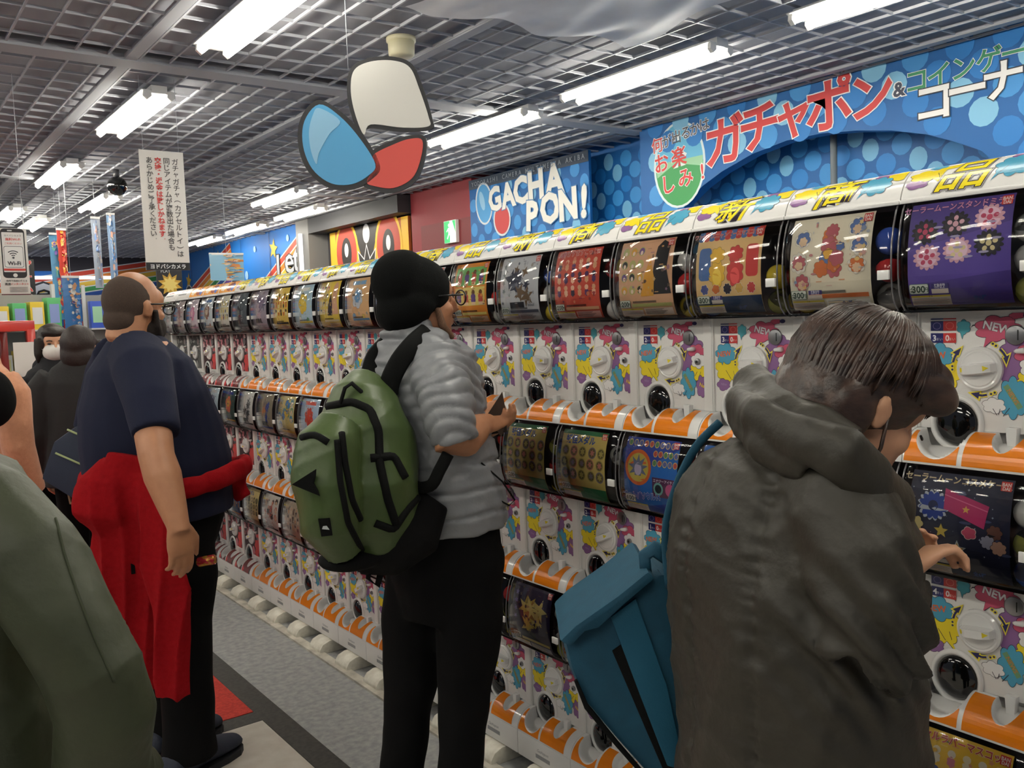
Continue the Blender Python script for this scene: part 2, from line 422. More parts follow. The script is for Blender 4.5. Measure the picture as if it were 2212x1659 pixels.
me.node_tree.links.new(at_.outputs['Color'], b.inputs['Base Color']); me.node_tree.links.new(at_.outputs['Color'], b.inputs['Emission Color']); b.inputs['Emission Strength'].default_value = 0.9
a.obj('lit_face', lambda x, y, h: (-0.0008 - h, -x, y), me, ex)
struct(MB().box(5.30, 5.55, 8.72, 11.15, 0, 3.14).obj('wall_bay', mat('dark_grey_wall', (70, 68, 72), 0.6)))
struct(MB().box(5.02, 5.40, 11.15, 11.55, 0, 3.14).obj('pillar_1', mat('grey_pillar', (128, 126, 124), 0.55)))
tag(MB().tube([(5.0, 11.36, 1.2), (5.0, 11.36, 2.82)], 0.03, 10).obj('light_tube', emit('dim_tube', (235, 238, 240), 0.9)), 'upright pale light tube on the grey pillar', 'light')
eb = empty('wall_board', (5.2, 9.85, 1.7), 0, 'orange and yellow wall board with two big ringed discs', 'board')
MB().box(0, 0.04, -1.02, 1.02, 0, 1.08).obj('board', mat('board_orange', (176, 92, 40), 0.55), eb, bevel=0.004)
a = Art(3e-4); Yl = (226, 178, 40); K = (30, 24, 24)
a.rect(-1.02, 0, -0.86, 1.08, Yl); a.rect(0.86, 0, 1.02, 1.08, Yl)
a.poly([(-0.42, 1.08), (-0.20, 0.62), (0.20, 0.62), (0.42, 1.08)], Yl); a.poly([(-0.33, 1.08), (-0.13, 0.66), (0.13, 0.66), (0.33, 1.08)], K); a.ell(0, 0.98, 0.09, 0.12, (200, 200, 204))
for sx in (-1, 1):
    a.ell(sx * 0.55, 0.78, 0.33, 0.42, Yl, 28); a.ell(sx * 0.55, 0.78, 0.285, 0.37, (176, 62, 44), 28); a.ell(sx * 0.55, 0.78, 0.14, 0.2, K, 24); a.ell(sx * 0.55, 0.82, 0.055, 0.09, (230, 230, 232), 16)
a.star(0, 0.42, 0.44, (226, 226, 226), 11, 0.62); a.star(0, 0.42, 0.41, K, 11, 0.6); a.star(0, 0.4, 0.22, (206, 90, 50), 8, 0.6); a.ell(0, 0.42, 0.09, 0.09, (226, 226, 220), 12)
a.obj('board_print', lambda x, y, h: (-0.0008 - h, -x, y), PRINT, eb)
struct(MB().box(5.02, 5.24, 8.74, 11.15, 2.80, 3.0).obj('trim_4', mat('dark_pelmet', (52, 52, 56), 0.6)))
MUR = mat('mural_blue', (24, 112, 196), 0.55)
struct(MB().box(XW, 5.55, 11.55, 18.0, 0, 3.14).obj('wall_mural', MUR))
wm = bpy.data.objects['wall_mural']
RB = [(206, 64, 40), (226, 130, 40), (226, 186, 60), (60, 150, 78), (40, 84, 160), (110, 70, 150)]
a = Art(3e-4)
def rainbow(a, x0, y0, x1, y1, w_, sub=12):
    dx, dy = x1 - x0, y1 - y0; l = math.hypot(dx, dy); nx, ny = -dy / l, dx / l
    for i, c in enumerate(RB):
        o0, o1 = -w_ * i / 6, -w_ * (i + 1) / 6
        a.poly([(x0 + nx * o0, y0 + ny * o0), (x0 + nx * o1, y0 + ny * o1), (x1 + nx * o1, y1 + ny * o1), (x1 + nx * o0, y1 + ny * o0)], c)
        a.line(x0 + nx * o0, y0 + ny * o0, x1 + nx * o0, y1 + ny * o0, 0.02, (220, 220, 214))
rainbow(a, -14.2, 1.9, -11.55, 2.98, 0.62); rainbow(a, -18.0, 2.0, -14.6, 3.0, 0.6)
for y_, z_, r_ in ((12.75, 2.74, 0.16), (14.3, 2.62, 0.18), (16.9, 2.5, 0.16), (15.2, 2.85, 0.08)): a.star(-y_, z_, r_, (226, 186, 60), 5, 0.45, 0.2)
for y_, z_, r_ in ((13.9, 2.42, 0.07), (13.5, 2.8, 0.05), (12.2, 2.85, 0.05)): a.ell(-y_, z_, r_, r_, (150, 190, 222), 12)
for y_ in (12.9, 14.1, 15.4, 16.7): a.rect(-y_ - 0.008, 1.7, -y_ + 0.008, 3.0, (14, 60, 120))
a.cloud(-14.4, 2.08, 0.5, 0.36, (60, 60, 66), (220, 220, 220), 0.03, 6)
a.cloud(-16.9, 2.1, 0.45, 0.3, (60, 60, 66), (220, 220, 220), 0.03, 6)
Lt = dict(L=(614, 580, 70), e=(630, 572, 62), t=(643, 562, 66))
for ch, u, v, h in (('L', 609, 578, 80), ('e', 627, 570, 84), ('t', 642, 562, 84), ("'", 652, 541, 70), ('s', 662, 551, 90)):
    wl(ch, u, v, h, (196, 198, 204), 0.012, [((26, 24, 28), 0.03)], 0, XW, 1.3, a)
a.obj('mural_print', lambda x, y, h: (XW - 0.001 - h, -x, y), PRINT, wm, clip=(-18.0, -11.55, 1.2, 3.0))
# far end wall with the same mural
struct(MB().box(-3.5, 5.55, 18.0, 18.2, 0, 3.14).obj('wall_back', mat('far_wall', (46, 42, 48), 0.6)))
a = Art(5e-4)
a.rect(1.4, 1.2, 5.1, 2.75, (26, 104, 186)); rainbow(a, 1.4, 2.42, 5.1, 3.0, 0.6); a.star(2.0, 2.55, 0.2, (206, 160, 50))
a.rect(1.4, 1.2, 5.1, 1.75, (70, 40, 90)); a.poly([(3.2, 1.2), (3.2, 2.0), (4.6, 1.2)], (190, 56, 50)); a.ell(2.35, 1.75, 0.35, 0.2, (206, 60, 130)); a.cloud(4.3, 1.65, 0.4, 0.26, (40, 120, 196), (226, 200, 60), 0.06, 5)
P = onY(95, 645, 18.0); a.text('e', P.x, P.z, 1.15, (206, 206, 208), 0.008, 0, 1.1, [((24, 22, 26), 0.03)])
a.obj('mural_print', lambda x, y, h: (x, 17.999 - h, y), PRINT, bpy.data.objects['wall_back'])

# ---------------------------------------------------------------- tube lights
TUBE = emit('tube_glow', (255, 250, 236), LAMP)
def fixture_proto():
    hs = MB()
    hs.prism([(-0.045, 0.0), (0.045, 0.0), (0.045, -0.035), (0.10, -0.028), (0.10, -0.033), (0.05, -0.045), (-0.05, -0.045), (-0.10, -0.033), (-0.10, -0.028), (-0.045, -0.035)],
             lambda x, z: (x, -0.62, z), lambda x, z: (x, 0.62, z))
    h = hs.mesh('housing', WHITEG)
    t = MB().tube([(0, -0.59, 0), (0, 0.59, 0)], 0.019, 10).mesh('tube', TUBE)
    s = MB()
    s.prism([(-0.02, 0), (0.02, 0), (0.024, -0.035), (0, -0.055), (-0.024, -0.035)], lambda x, z: (x, -0.012, z), lambda x, z: (x, 0.012, z))
    return h, t, s.mesh('socket', WHITEG)
FH, FT, FS = fixture_proto()
LZ = CEIL - 0.003
def fixture(x, yc, label):
    r = empty('tube_light', (x, yc, LZ), 0, label, 'ceiling light', 'twin tube lights under the ceiling grid')
    link('housing', FH, r)
    for sx in (-0.068, 0.068):
        o = link('tube', FT, r); o.location = (sx, 0, -0.058)
        for sy in (-0.605, 0.605):
            q = link('socket', FS, r); q.location = (sx, sy, -0.028)
    return r
for x, yc, lb in (
        (1.57, 3.88, 'twin tube light by the hanging capsule sign and over the aisle'), (1.57, 6.08, 'twin tube light above the hanging notice banner'),
        (1.57, 8.60, 'twin tube light beyond the hanging notice banner over the aisle'), (1.57, 11.5, 'twin tube light above the wireless notice'),
        (3.82, 3.76, 'twin tube light in front of the blue arched wall lettering'), (3.82, 5.38, 'twin tube light touching the hanging capsule sign in view'),
        (3.82, 2.05, 'twin tube light above the white corner lettering'), (3.82, 9.17, 'twin tube light in front of the red and grey wall'),
        (4.55, 10.33, 'twin tube light over the blue mural nearest the pillar'), (4.55, 12.15, 'twin tube light over the blue mural beside the yellow star'),
        (4.55, 13.9, 'twin tube light over the far end of the blue mural'), (2.25, 10.25, 'twin tube light above the two shiny banners'),
        (1.95, 12.4, 'twin tube light behind the wireless notice'), (2.0, 14.8, 'small far twin tube light by the red banner')):
    fixture(x, yc, lb)
for x, yc in ((1.57, 1.7), (1.57, -0.5), (3.82, 0.4), (3.82, 7.1), (-0.7, -0.5), (-0.7, 1.7), (-0.7, 3.9), (-0.7, 6.1), (-0.7, 8.6), (-0.7, 11.5), (-2.8, -0.5), (-2.8, 1.7), (-2.8, 3.9), (-2.8, 6.1), (-2.8, 8.6)):  # unseen fixtures continuing the rows; left rows added to brighten machine fronts and posters
    fixture(x, yc, 'unseen twin tube light added outside the pictured part of the shop')
o = MB().tube([(-1.1, 0, 0), (1.1, 0, 0)], 0.03, 10).obj('wall_tube', emit('far_tube', (240, 246, 255), 4.0)); o.location = (3.0, 17.8, 2.62)
tag(o, 'long bare tube light on the far end wall', 'light')
dt = empty('smoke_detector', (2.362, 4.0, CEIL + 0.0), 0, 'round cream smoke detector under the ceiling grid', 'detector')
CREAM = mat('cream_plastic', (196, 190, 160), 0.5)
MB().tube([(0, 0, -0.0), (0, 0, -0.02)], [0.075, 0.075], 24).obj('mounting_ring', CREAM, dt)
MB().tube([(0, 0, -0.02), (0, 0, -0.085), (0, 0, -0.095)], [0.068, 0.066, 0.055], 24).obj('cap', CREAM, dt)
# ---------------------------------------------------------------- capsule machines
W = 0.2784; Y0 = 0.982; X5 = 1.813; T = 0.538; LIP = 0.1445
NAMES_ORD = ['first', 'second', 'third', 'fourth', 'fifth', 'sixth', 'seventh', 'eighth', 'ninth', 'tenth', 'eleventh', 'twelfth', 'thirteenth', 'fourteenth', 'fifteenth', 'sixteenth', 'seventeenth', 'eighteenth', 'nineteenth', 'twentieth', 'twenty-first', 'twenty-second', 'twenty-third', 'twenty-fourth']
u2 = lambda u: u - W / 2
ORANGE = (236, 132, 16)
# dome profile (y = out towards the aisle negative, z)
DP = [(-0.068, T - 0.002), (-0.079, T - 0.02), (-0.089, T - 0.05), (-0.096, T - 0.085), (-0.0985, T - 0.12), (-0.098, T - 0.155), (-0.094, T - 0.185), (-0.085, T - 0.208), (-0.072, T - 0.222), (-0.05, T - 0.2275)]
def prof(z, h=0.0):
    zs = [p[1] for p in DP][::-1]; ys = [p[0] for p in DP][::-1]
    return float(np.interp(z, zs, ys)) - h
def tray_pt(u, s, h=0.0, A=0.071, B=0.067):
    t = max(0.0, min(1.0, s)) * math.pi / 2
    n = Vector((0, -B * math.sin(t), A * math.cos(t))).normalized()
    return Vector((u2(u), -A * math.sin(t), B * math.cos(t))) + n * h
def mk_shared():
    S = {}
    b = MB()
    b.box(u2(0.0003), u2(W - 0.0003), 0.0, 0.30, 0.067, 0.3105)                      # housing behind the panel
    b.box(u2(0.2495), u2(W - 0.001), -0.007, 0.0, 0.067, 0.3105)       # side pillar
    b.box(u2(0), u2(0.0035), -0.007, 0.0, 0.067, 0.3105)
    b.box(u2(0.001), u2(W - 0.001), 0.02, 0.30, 0.0, 0.067)
    S['housing'] = b.mesh('housing', WHITE, 0.0015)
    b = MB()
    b.box(u2(0.003), u2(W - 0.003), 0.16, 0.30, 0.3105, T); b.box(u2(0.003), u2(0.007), -0.02, 0.16, 0.3105, T); b.box(u2(W - 0.007), u2(W - 0.003), -0.02, 0.16, 0.3105, T)
    b.box(u2(0.003), u2(W - 0.003), -0.03, 0.16, T - 0.012, T)
    S['cavity'] = b.mesh('cavity', DARK)
    b = MB()
    b.box(u2(0.004), u2(W - 0.004), -0.072, 0.16, 0.3105, 0.3165)
    S['dome_sill'] = b.mesh('dome_sill', clear('sill', (225, 222, 215), 0.1, 1.5, 0.75), 0.001)
    b = MB()                                                            # clear bowed cover with rounded ends
    n = len(DP)
    us = [0.006, 0.009, 0.016, W / 2, W - 0.016, W - 0.009, W - 0.006]; ins = [0.03, 0.008, 0.0, 0.0, 0.0, 0.008, 0.03]
    vs = [(u2(u), y + i_, z) for u, i_ in zip(us, ins) for y, z in DP]
    b.add(vs, [(i * n + j, i * n + j + 1, (i + 1) * n + j + 1, (i + 1) * n + j) for i in range(len(us) - 1) for j in range(n - 1)], True)
    S['dome'] = b.mesh('dome', CLEAR)
    b = MB().tube([(0, y + 0.004, z) for y, z in DP], 0.0021, 6)        # edge rib of the cover
    S['dome_rib'] = b.mesh('dome_rib', mat('dark_clear_edge', (112, 110, 112), 0.08, coat=0.5))
    # tray with two scooped hollows
    def scoop(u, s):
        d = 0.0
        q = ((u - 0.068) / 0.05) ** 2 + (max(0.0, s) / 0.84) ** 2.4
        if u < 0.117: d = max(d, 0.036 * max(0.0, min(1.0, (1 - q) * 4)) ** 0.8)
        q = ((u - 0.193) / 0.027) ** 2 + (max(0.0, s) / 0.62) ** 2.6
        d = max(d, 0.020 * max(0.0, min(1.0, (1 - q) * 4)) ** 0.8)
        if abs(u - 0.1185) < 0.0012: d = max(d, 0.002)
        return d
    b = MB().grid(lambda a_, c: tray_pt(0.001 + a_ * (W - 0.002), c, -scoop(0.001 + a_ * (W - 0.002), c)), 88, 22)
    b.box(u2(0.001), u2(W - 0.001), -0.0705, 0.02, 0.0003, 0.004)
    for u in (0.001, W - 0.001):
        pts = [tray_pt(u, i / 10) for i in range(11)]
        b.add(pts + [Vector((u2(u), 0.0, 0.0))], [tuple(range(12))])
    S['tray'] = b.mesh('tray', WHITEG)
    def mp(x, y, h): return tray_pt(x, y, 0.0007 + h)
    cuts = [i / 14 for i in range(1, 14)]
    A = Art(); P = [(0.008, 0.22)]
    P += [(0.068 - 0.052 * math.cos(t), 0.22 + 0.66 * math.sin(t)) for t in [math.pi * i / 16 for i in range(17)] if 0.22 + 0.66 * math.sin(t) < 0.95 and (0.068 - 0.052 * math.cos(t)) < 0.115]
    P += [(0.1135, 0.60), (0.1135, 0.955), (0.004, 0.955)]
    P = [P[0]] + [p for p in P[1:]]
    A.poly(P, ORANGE); S['tray_sticker_a'] = A.mesh('tray_sticker', mp, GLOSSP, cuts=cuts)
    A = Art(); P = [(0.1235, 0.10), (0.164, 0.10)] + [(0.193 - 0.029 * math.cos(t), 0.10 + 0.55 * math.sin(t)) for t in [math.pi * i / 14 for i in range(1, 14)]] + [(0.222, 0.10), (0.245, 0.10), (0.245, 0.955), (0.1235, 0.955)]
    A.poly(P, ORANGE); S['tray_sticker_b'] = A.mesh('tray_sticker', mp, GLOSSP, cuts=cuts)
    for key, c1, c2, c3 in (('r', (120, 40, 44), (210, 60, 66), (60, 34, 38)), ('k', (70, 72, 70), (150, 152, 148), (40, 42, 42))):
        for nm, pl in (('a', [(0.006, 0.12), (0.016, 0.12), (0.026, 0.7), (0.068, 0.93), (0.11, 0.7), (0.1135, 0.955), (0.006, 0.955)]), ('b', P)):
            A = Art(); A.poly(pl, c1)
            A.poly([(pl[-1][0], 0.955), (pl[-1][0] + 0.02, 0.955), (pl[-1][0] + 0.03, 0.80), (pl[-1][0], 0.6)], c2); A.rect(pl[-2][0] - 0.018, 0.7, pl[-2][0], 0.955, c3)
            S['tray_sticker_%s%s' % (nm, key)] = A.mesh('tray_sticker', mp, GLOSSP, cuts=cuts)
    # knob
    b = MB(); q = []
    for rr, yy in ((0.0445, 0.0), (0.0445, -0.008), (0.040, -0.0115), (0.0365, -0.0105), (0.034, -0.013), (0.0, -0.0145)):
        q.append((rr, yy))
    N = 36; vs = [(r_ * math.cos(2 * math.pi * i / N), y_, r_ * math.sin(2 * math.pi * i / N)) for r_, y_ in q for i in range(N)]
    b.add(vs, [(j * N + i, j * N + (i + 1) % N, (j + 1) * N + (i + 1) % N, (j + 1) * N + i) for j in range(len(q) - 1) for i in range(N)], True)
    S['knob'] = b.mesh('knob', WHITEG); S['knob'].set_sharp_from_angle(angle=0.6)
    b = MB(); rot = Matrix.Rotation(math.radians(-6), 3, 'Y')
    ring = []
    for i in range(13):
        t = -1 + 2 * i / 12; hh = 0.0105 * math.sqrt(max(0.0, 1 - (0.55 * t) ** 2)); yy = -0.013 - 0.020 * (1 - t * t) ** 0.5 - 0.002
        ring.append([rot @ Vector((0.0355 * t, -0.009, -hh * 1.25)), rot @ Vector((0.0355 * t, yy, -hh * 0.8)), rot @ Vector((0.0355 * t, yy, hh * 0.8)), rot @ Vector((0.0355 * t, -0.009, hh * 1.25))])
    b.add([p for r_ in ring for p in r_], [(i * 4 + j, i * 4 + j + 1, (i + 1) * 4 + j + 1, (i + 1) * 4 + j) for i in range(12) for j in range(3)])
    S['grip'] = b.mesh('grip', WHITEG)
    A = Art(); A.poly([(0.018, -0.005), (0.018, 0.006), (0.028, 0.0005)], (236, 216, 40)); A.ell(-0.026, 0.001, 0.003, 0.005, (236, 216, 40), 10)
    S['pointer'] = A.mesh('pointer_mark', lambda x, y, h: rot @ Vector((x, -0.0155 - 0.020 * max(0.0, 1 - (x / 0.0355) ** 2) ** 0.5, y)), PRINT)
    b = MB().tube([(0, 0, 0), (0, -0.0035, 0), (0, -0.0042, 0)], [0.0195, 0.0195, 0.0175], 24)
    S['coin_plate'] = b.mesh('coin_plate', GREYM); S['coin_slit'] = MB().box(0.004, 0.006, -0.005, -0.003, -0.010, 0.010).mesh('coin_slit', mat('slit_black', (12, 12, 12), 0.6))
    S['lock'] = MB().tube([(0, 0, 0), (0, -0.006, 0), (0, -0.007, 0)], [0.0085, 0.0085, 0.007], 16).mesh('lock', GREYM)
    S['lock_core'] = MB().tube([(0, -0.006, 0), (0, -0.0078, 0)], [0.004, 0.0035], 10).mesh('lock_core', mat('slit_black', (12, 12, 12)))
    S['return_lever'] = MB().tube([(0.006, 0, 0), (0.006, -0.008, 0), (-0.006, -0.010, -0.001), (-0.010, -0.008, -0.0015)], [0.007, 0.006, 0.0045, 0.003], 10).mesh('return_lever', WHITEG)
    # chute
    b = MB(); q = [(0.0555, 0.0), (0.0535, -0.005), (0.0475, -0.006), (0.0445, -0.002), (0.043, 0.012)]
    vs = [(r_ * math.cos(2 * math.pi * i / N), y_, r_ * 1.08 * math.sin(2 * math.pi * i / N)) for r_, y_ in q for i in range(N)]
    b.add(vs, [(j * N + i, j * N + (i + 1) % N, (j + 1) * N + (i + 1) % N, (j + 1) * N + i) for j in range(len(q) - 1) for i in range(N)], True)
    S['chute_ring'] = b.mesh('chute_ring', WHITEG)
    S['chute_door'] = MB().ell((0, 0, 0), (0.0425, 0.016, 0.046), 28, 16).mesh('chute_door', BLACKG)
    S['wedge'] = MB().prism([(-0.011, 0.022), (0.011, 0.022), (0.008, -0.018), (-0.008, -0.018)], lambda x, z: (x, -0.012, z), lambda x, z: (x, 0.006, z)).mesh('wedge', WHITEG, 0.002)
    S['clip'] = MB().box(-0.014, 0.012, -0.006, 0.0, -0.010, 0.010).mesh('clip', WHITEG, 0.0012)
    S['latch'] = MB().box(-0.0115, 0.0145, -0.009, -0.005, -0.008, 0.008).mesh('latch', WHITE, 0.001)
    # printed front panels
    A = Art(); Ye = (240, 216, 40); Bl = (76, 160, 192); Pu = (140, 98, 150); Pi = (198, 82, 112); Te = (70, 158, 172); K = (44, 36, 48); Nv = (40, 38, 92)
    A.cloud(0.205, 0.232, 0.040, 0.034, Pu, K, 0.0011, 7); A.cloud(0.188, 0.195, 0.024, 0.04, Pu, None, 0, 6)
    A.cloud(0.048, 0.183, 0.043, 0.039, Ye, K, 0.0011, 8, 0.3, ((0.042, 0.17), (0.066, 0.165), (0.079, 0.134)))
    A.line(0.040, 0.176, 0.056, 0.154, 0.0013, K); A.line(0.064, 0.175, 0.069, 0.158, 0.0013, K)
    A.cloud(0.040, 0.219, 0.034, 0.027, Bl, K, 0.0011, 7, 0.0, ((0.022, 0.205), (0.034, 0.203), (0.029, 0.190)))
    A.text('NEW', 0.036, 0.2185, 0.019, (224, 104, 50), 0.03, 6)
    A.cloud(0.032, 0.138, 0.022, 0.016, Pu, K, 0.0009, 5); A.text('NEW', 0.033, 0.139, 0.008, (170, 140, 180), 0.01, -8)
    A.line(0.073, 0.250, 0.078, 0.243, 0.0012, K)
    A.cloud(0.094, 0.278, 0.014, 0.015, Te, K, 0.0008, 6, 0.0, ((0.086, 0.272), (0.095, 0.268), (0.091, 0.254)))
    A.poly([(0.108, 0.276), (0.113, 0.280), (0.122, 0.281), (0.132, 0.279), (0.122, 0.2835), (0.112, 0.282)], K)
    A.cloud(0.160, 0.274, 0.045, 0.026, Pi, K, 0.0011, 7, 0.5, ((0.140, 0.262), (0.158, 0.258), (0.133, 0.236)))
    A.text('NEW', 0.160, 0.276, 0.0225, (238, 232, 236), 0.03, -14, 1.05, [((60, 40, 60), 0.025)])
    A.cloud(0.196, 0.299, 0.014, 0.007, Pi, K, 0.0008, 5); A.ell(0.216, 0.299, 0.008, 0.005, Nv, 14)
    A.cloud(0.222, 0.222, 0.030, 0.022, Pi, K, 0.0010, 6, 0.7)
    A.cloud(0.228, 0.170, 0.034, 0.026, Ye, K, 0.0010, 7, 0.2); A.line(0.222, 0.170, 0.214, 0.158, 0.0013, K); A.line(0.234, 0.170, 0.228, 0.155, 0.0013, K)
    A.cloud(0.226, 0.199, 0.025, 0.021, (240, 238, 236), K, 0.0010, 6, 0.1)
    A.cloud(0.236, 0.131, 0.018, 0.030, Pu, K, 0.0010, 6, 0.3); A.text('Ne', 0.238, 0.134, 0.014, (230, 196, 60), 0.03, -18)
    A.cloud(0.190, 0.138, 0.027, 0.042, Bl, K, 0.0011, 8, 0.4); A.line(0.176, 0.162, 0.204, 0.118, 0.011, (110, 150, 110)); A.text('NEWS', 0.190, 0.140, 0.012, (196, 130, 70), 0.02, -58)
    A.cloud(0.154, 0.121, 0.023, 0.016, (240, 238, 236), K, 0.0008, 6, 0.2); A.line(0.152, 0.115, 0.160, 0.102, 0.0012, K); A.line(0.166, 0.115, 0.163, 0.103, 0.0012, K)
    A.line(0.184, 0.118, 0.172, 0.101, 0.0014, K)
    def arrow(pts, head, dots_):
        for w_, c in ((0.0085, (240, 222, 70)), (0.0045, Nv)):
            for p, q in zip(pts[:-1], pts[1:]): A.line(*p, *q, w_, c)
            for d in dots_: A.ell(*d, w_ * 0.52, w_ * 0.52, c, 10)
            e = 0.0022 if w_ > 0.006 else 0
            hx = sum(p[0] for p in head) / 3; hy = sum(p[1] for p in head) / 3
            A.poly([(hx + (x - hx) * (1 + e * 260), hy + (y - hy) * (1 + e * 260)) for x, y in head], c)
    arrow([(0.073, 0.206), (0.076, 0.216), (0.081, 0.224)], [(0.072, 0.226), (0.090, 0.236), (0.084, 0.220)], [(0.0715, 0.198), (0.0715, 0.191)])
    arrow([(0.166, 0.233), (0.172, 0.226), (0.177, 0.218)], [(0.172, 0.216), (0.184, 0.223), (0.178, 0.203)], [(0.158, 0.240), (0.152, 0.244)])
    arrow([(0.141, 0.142), (0.132, 0.140), (0.124, 0.141)], [(0.124, 0.133), (0.127, 0.147), (0.109, 0.144)], [(0.149, 0.144), (0.156, 0.147)])
    mpan = lambda x, y, h: (u2(x), -0.0004 - h, y)
    S['panel_new'] = A.mesh('panel_print', mpan, PRINT, clip=(0.006, 0.2475, 0.09, 0.304))
    for key, bg, cs in (('r', (56, 34, 38), ((206, 66, 66), (230, 206, 206), (150, 90, 96), (196, 120, 130))), ('k', (58, 60, 58), ((92, 94, 90), (120, 122, 116), (44, 46, 46), (150, 150, 146)))):
        A = Art(); rn = random.Random(ord(key)); A.rect(0.006, 0.09, 0.2475, 0.304, bg)
        for i in range(34):
            A.cloud(rn.uniform(0.01, 0.24), rn.uniform(0.2, 0.3), rn.uniform(0.008, 0.02), rn.uniform(0.006, 0.016), cs[rn.randrange(1, 4)], (30, 20, 24), 0.001, 5)
        for x, y, r in ((0.215, 0.15, 0.045), (0.235, 0.20, 0.03), (0.20, 0.105, 0.03)): A.cloud(x, y, r, r * 0.9, cs[0], (30, 20, 24), 0.001, 7)
        A.ell(0.150, 0.115, 0.020, 0.026, cs[3], 16)
        S['panel_' + key] = A.mesh('panel_print', mpan, PRINT, clip=(0.006, 0.2475, 0.09, 0.304))
    # headers on the top row
    def hp(x, y, h):
        n = Vector((0, -0.0655, 0.054)).normalized()
        return Vector((u2(x), -0.0715 + 0.0545 * y, T + 0.0655 * y)) + n * (0.011 * math.sin(math.pi * min(1, max(0, y))) ** 0.8 + 0.0008 + h)
    b = MB().grid(lambda a_, c: hp(0.0015 + a_ * (W - 0.003), c, -0.0008), 4, 16)
    for u in (0.0015, W - 0.0015):
        pts = [hp(u, i / 10, -0.0008) for i in range(11)]
        b.add(pts + [Vector((u2(u), 0.28, T + 0.0655)), Vector((u2(u), 0.28, T)), Vector((u2(u), 0.0, T))], [tuple(range(14))])
    b.box(u2(0.0015), u2(W - 0.0015), -0.017, 0.28, T + 0.0625, T + 0.0655)
    S['header'] = b.mesh('header', WHITEG)
    S['header_rail'] = MB().box(u2(0.001), u2(W - 0.001), -0.076, -0.066, T - 0.006, T + 0.002).mesh('header_rail', WHITEG, 0.0012)
    cuts2 = [i / 12 for i in range(1, 12)]
    for kj in '新商品':
        A = Art()
        A.cloud(0.028, 0.38, 0.026, 0.15, Pu, K, 0.0011, 5); A.cloud(0.245, 0.93, 0.05, 0.18, Pu, None, 0.001, 6)
        A.cloud(0.042, 0.62, 0.034, 0.20, Ye, K, 0.0012, 6, 0.2); A.poly([(0.045, 0.60), (0.07, 0.86), (0.135, 0.97), (0.135, 0.80), (0.08, 0.75), (0.073, 0.36)], Ye); A.line(0.066, 0.66, 0.077, 0.4, 0.0014, K)
        A.cloud(0.262, 0.80, 0.034, 0.20, Ye, K, 0.0012, 6)
        A.cloud(0.060, 0.90, 0.020, 0.08, (90, 170, 206), None, 0, 5)
        A.cloud(0.214, 0.55, 0.036, 0.32, Bl, K, 0.0012, 8, 0.2); A.poly([(0.186, 0.40), (0.200, 0.45), (0.176, 0.18)], Bl); A.line(0.186, 0.32, 0.203, 0.54, 0.0012, K)
        vs0 = []
        for c_, bo in ((K, 0.075), ((238, 236, 226), 0.060), (K, 0.045), ((246, 226, 40), 0.012)):
            vs_, fs_ = glyphs(kj, bo)
            A.L.append(([(0.128 + (x + 0.30 * y) * 0.104, 0.50 + y * 0.90) for x, y in vs_], fs_, c_))
        S['header_' + kj] = A.mesh('header_print', hp, GLOSSP, cuts=cuts2, clip=(0.006, W - 0.006, 0.06, 1.0))
    A = Art(); A.rect(0.006, 0.06, W - 0.006, 1.0, (236, 160, 70)); A.cloud(0.07, 0.5, 0.05, 0.35, (240, 220, 190), None); A.cloud(0.17, 0.5, 0.05, 0.4, (150, 80, 60), None); A.cloud(0.22, 0.4, 0.03, 0.3, (90, 110, 180), None)
    S['header_r'] = A.mesh('header_print', hp, GLOSSP, cuts=cuts2)
    A = Art(); A.rect(0.006, 0.06, W - 0.006, 1.0, (216, 214, 208)); A.rect(0.03, 0.3, 0.2, 0.45, (150, 150, 150)); A.rect(0.06, 0.6, 0.18, 0.75, (170, 90, 80))
    S['header_k'] = A.mesh('header_print', hp, GLOSSP, cuts=cuts2)
    # base under the bottom row
    S['base'] = MB().box(u2(0.001), u2(W - 0.001), -0.072, 0.30, -0.085, 0.0).mesh('base', WHITE, 0.003)
    A = Art(); A.rect(0.10, -0.060, 0.175, -0.046, (150, 150, 152)); A.text('Gashapon', 0.138, -0.034, 0.015, (150, 150, 152), 0.01, 0, 1.0, None, False, 0.3)
    S['base_label'] = A.mesh('base_label', lambda x, y, h: (u2(x), -0.0725 - h, y), PRINT)
    b = MB(); prf = [(-0.135, -LIP), (-0.135, -LIP + 0.022), (-0.118, -LIP + 0.045), (-0.085, -LIP + 0.057), (-0.02, -LIP + 0.0575), (0.12, -LIP + 0.0575), (0.12, -LIP)]
    b.prism(prf, lambda y, z: (u2(0.085), y, z), lambda y, z: (u2(0.205), y, z))
    S['foot'] = b.mesh('foot', mat('foot_cream', (226, 222, 208), 0.35, noise=(30, (206, 200, 184))), 0.003)
    return S
SH = mk_shared()

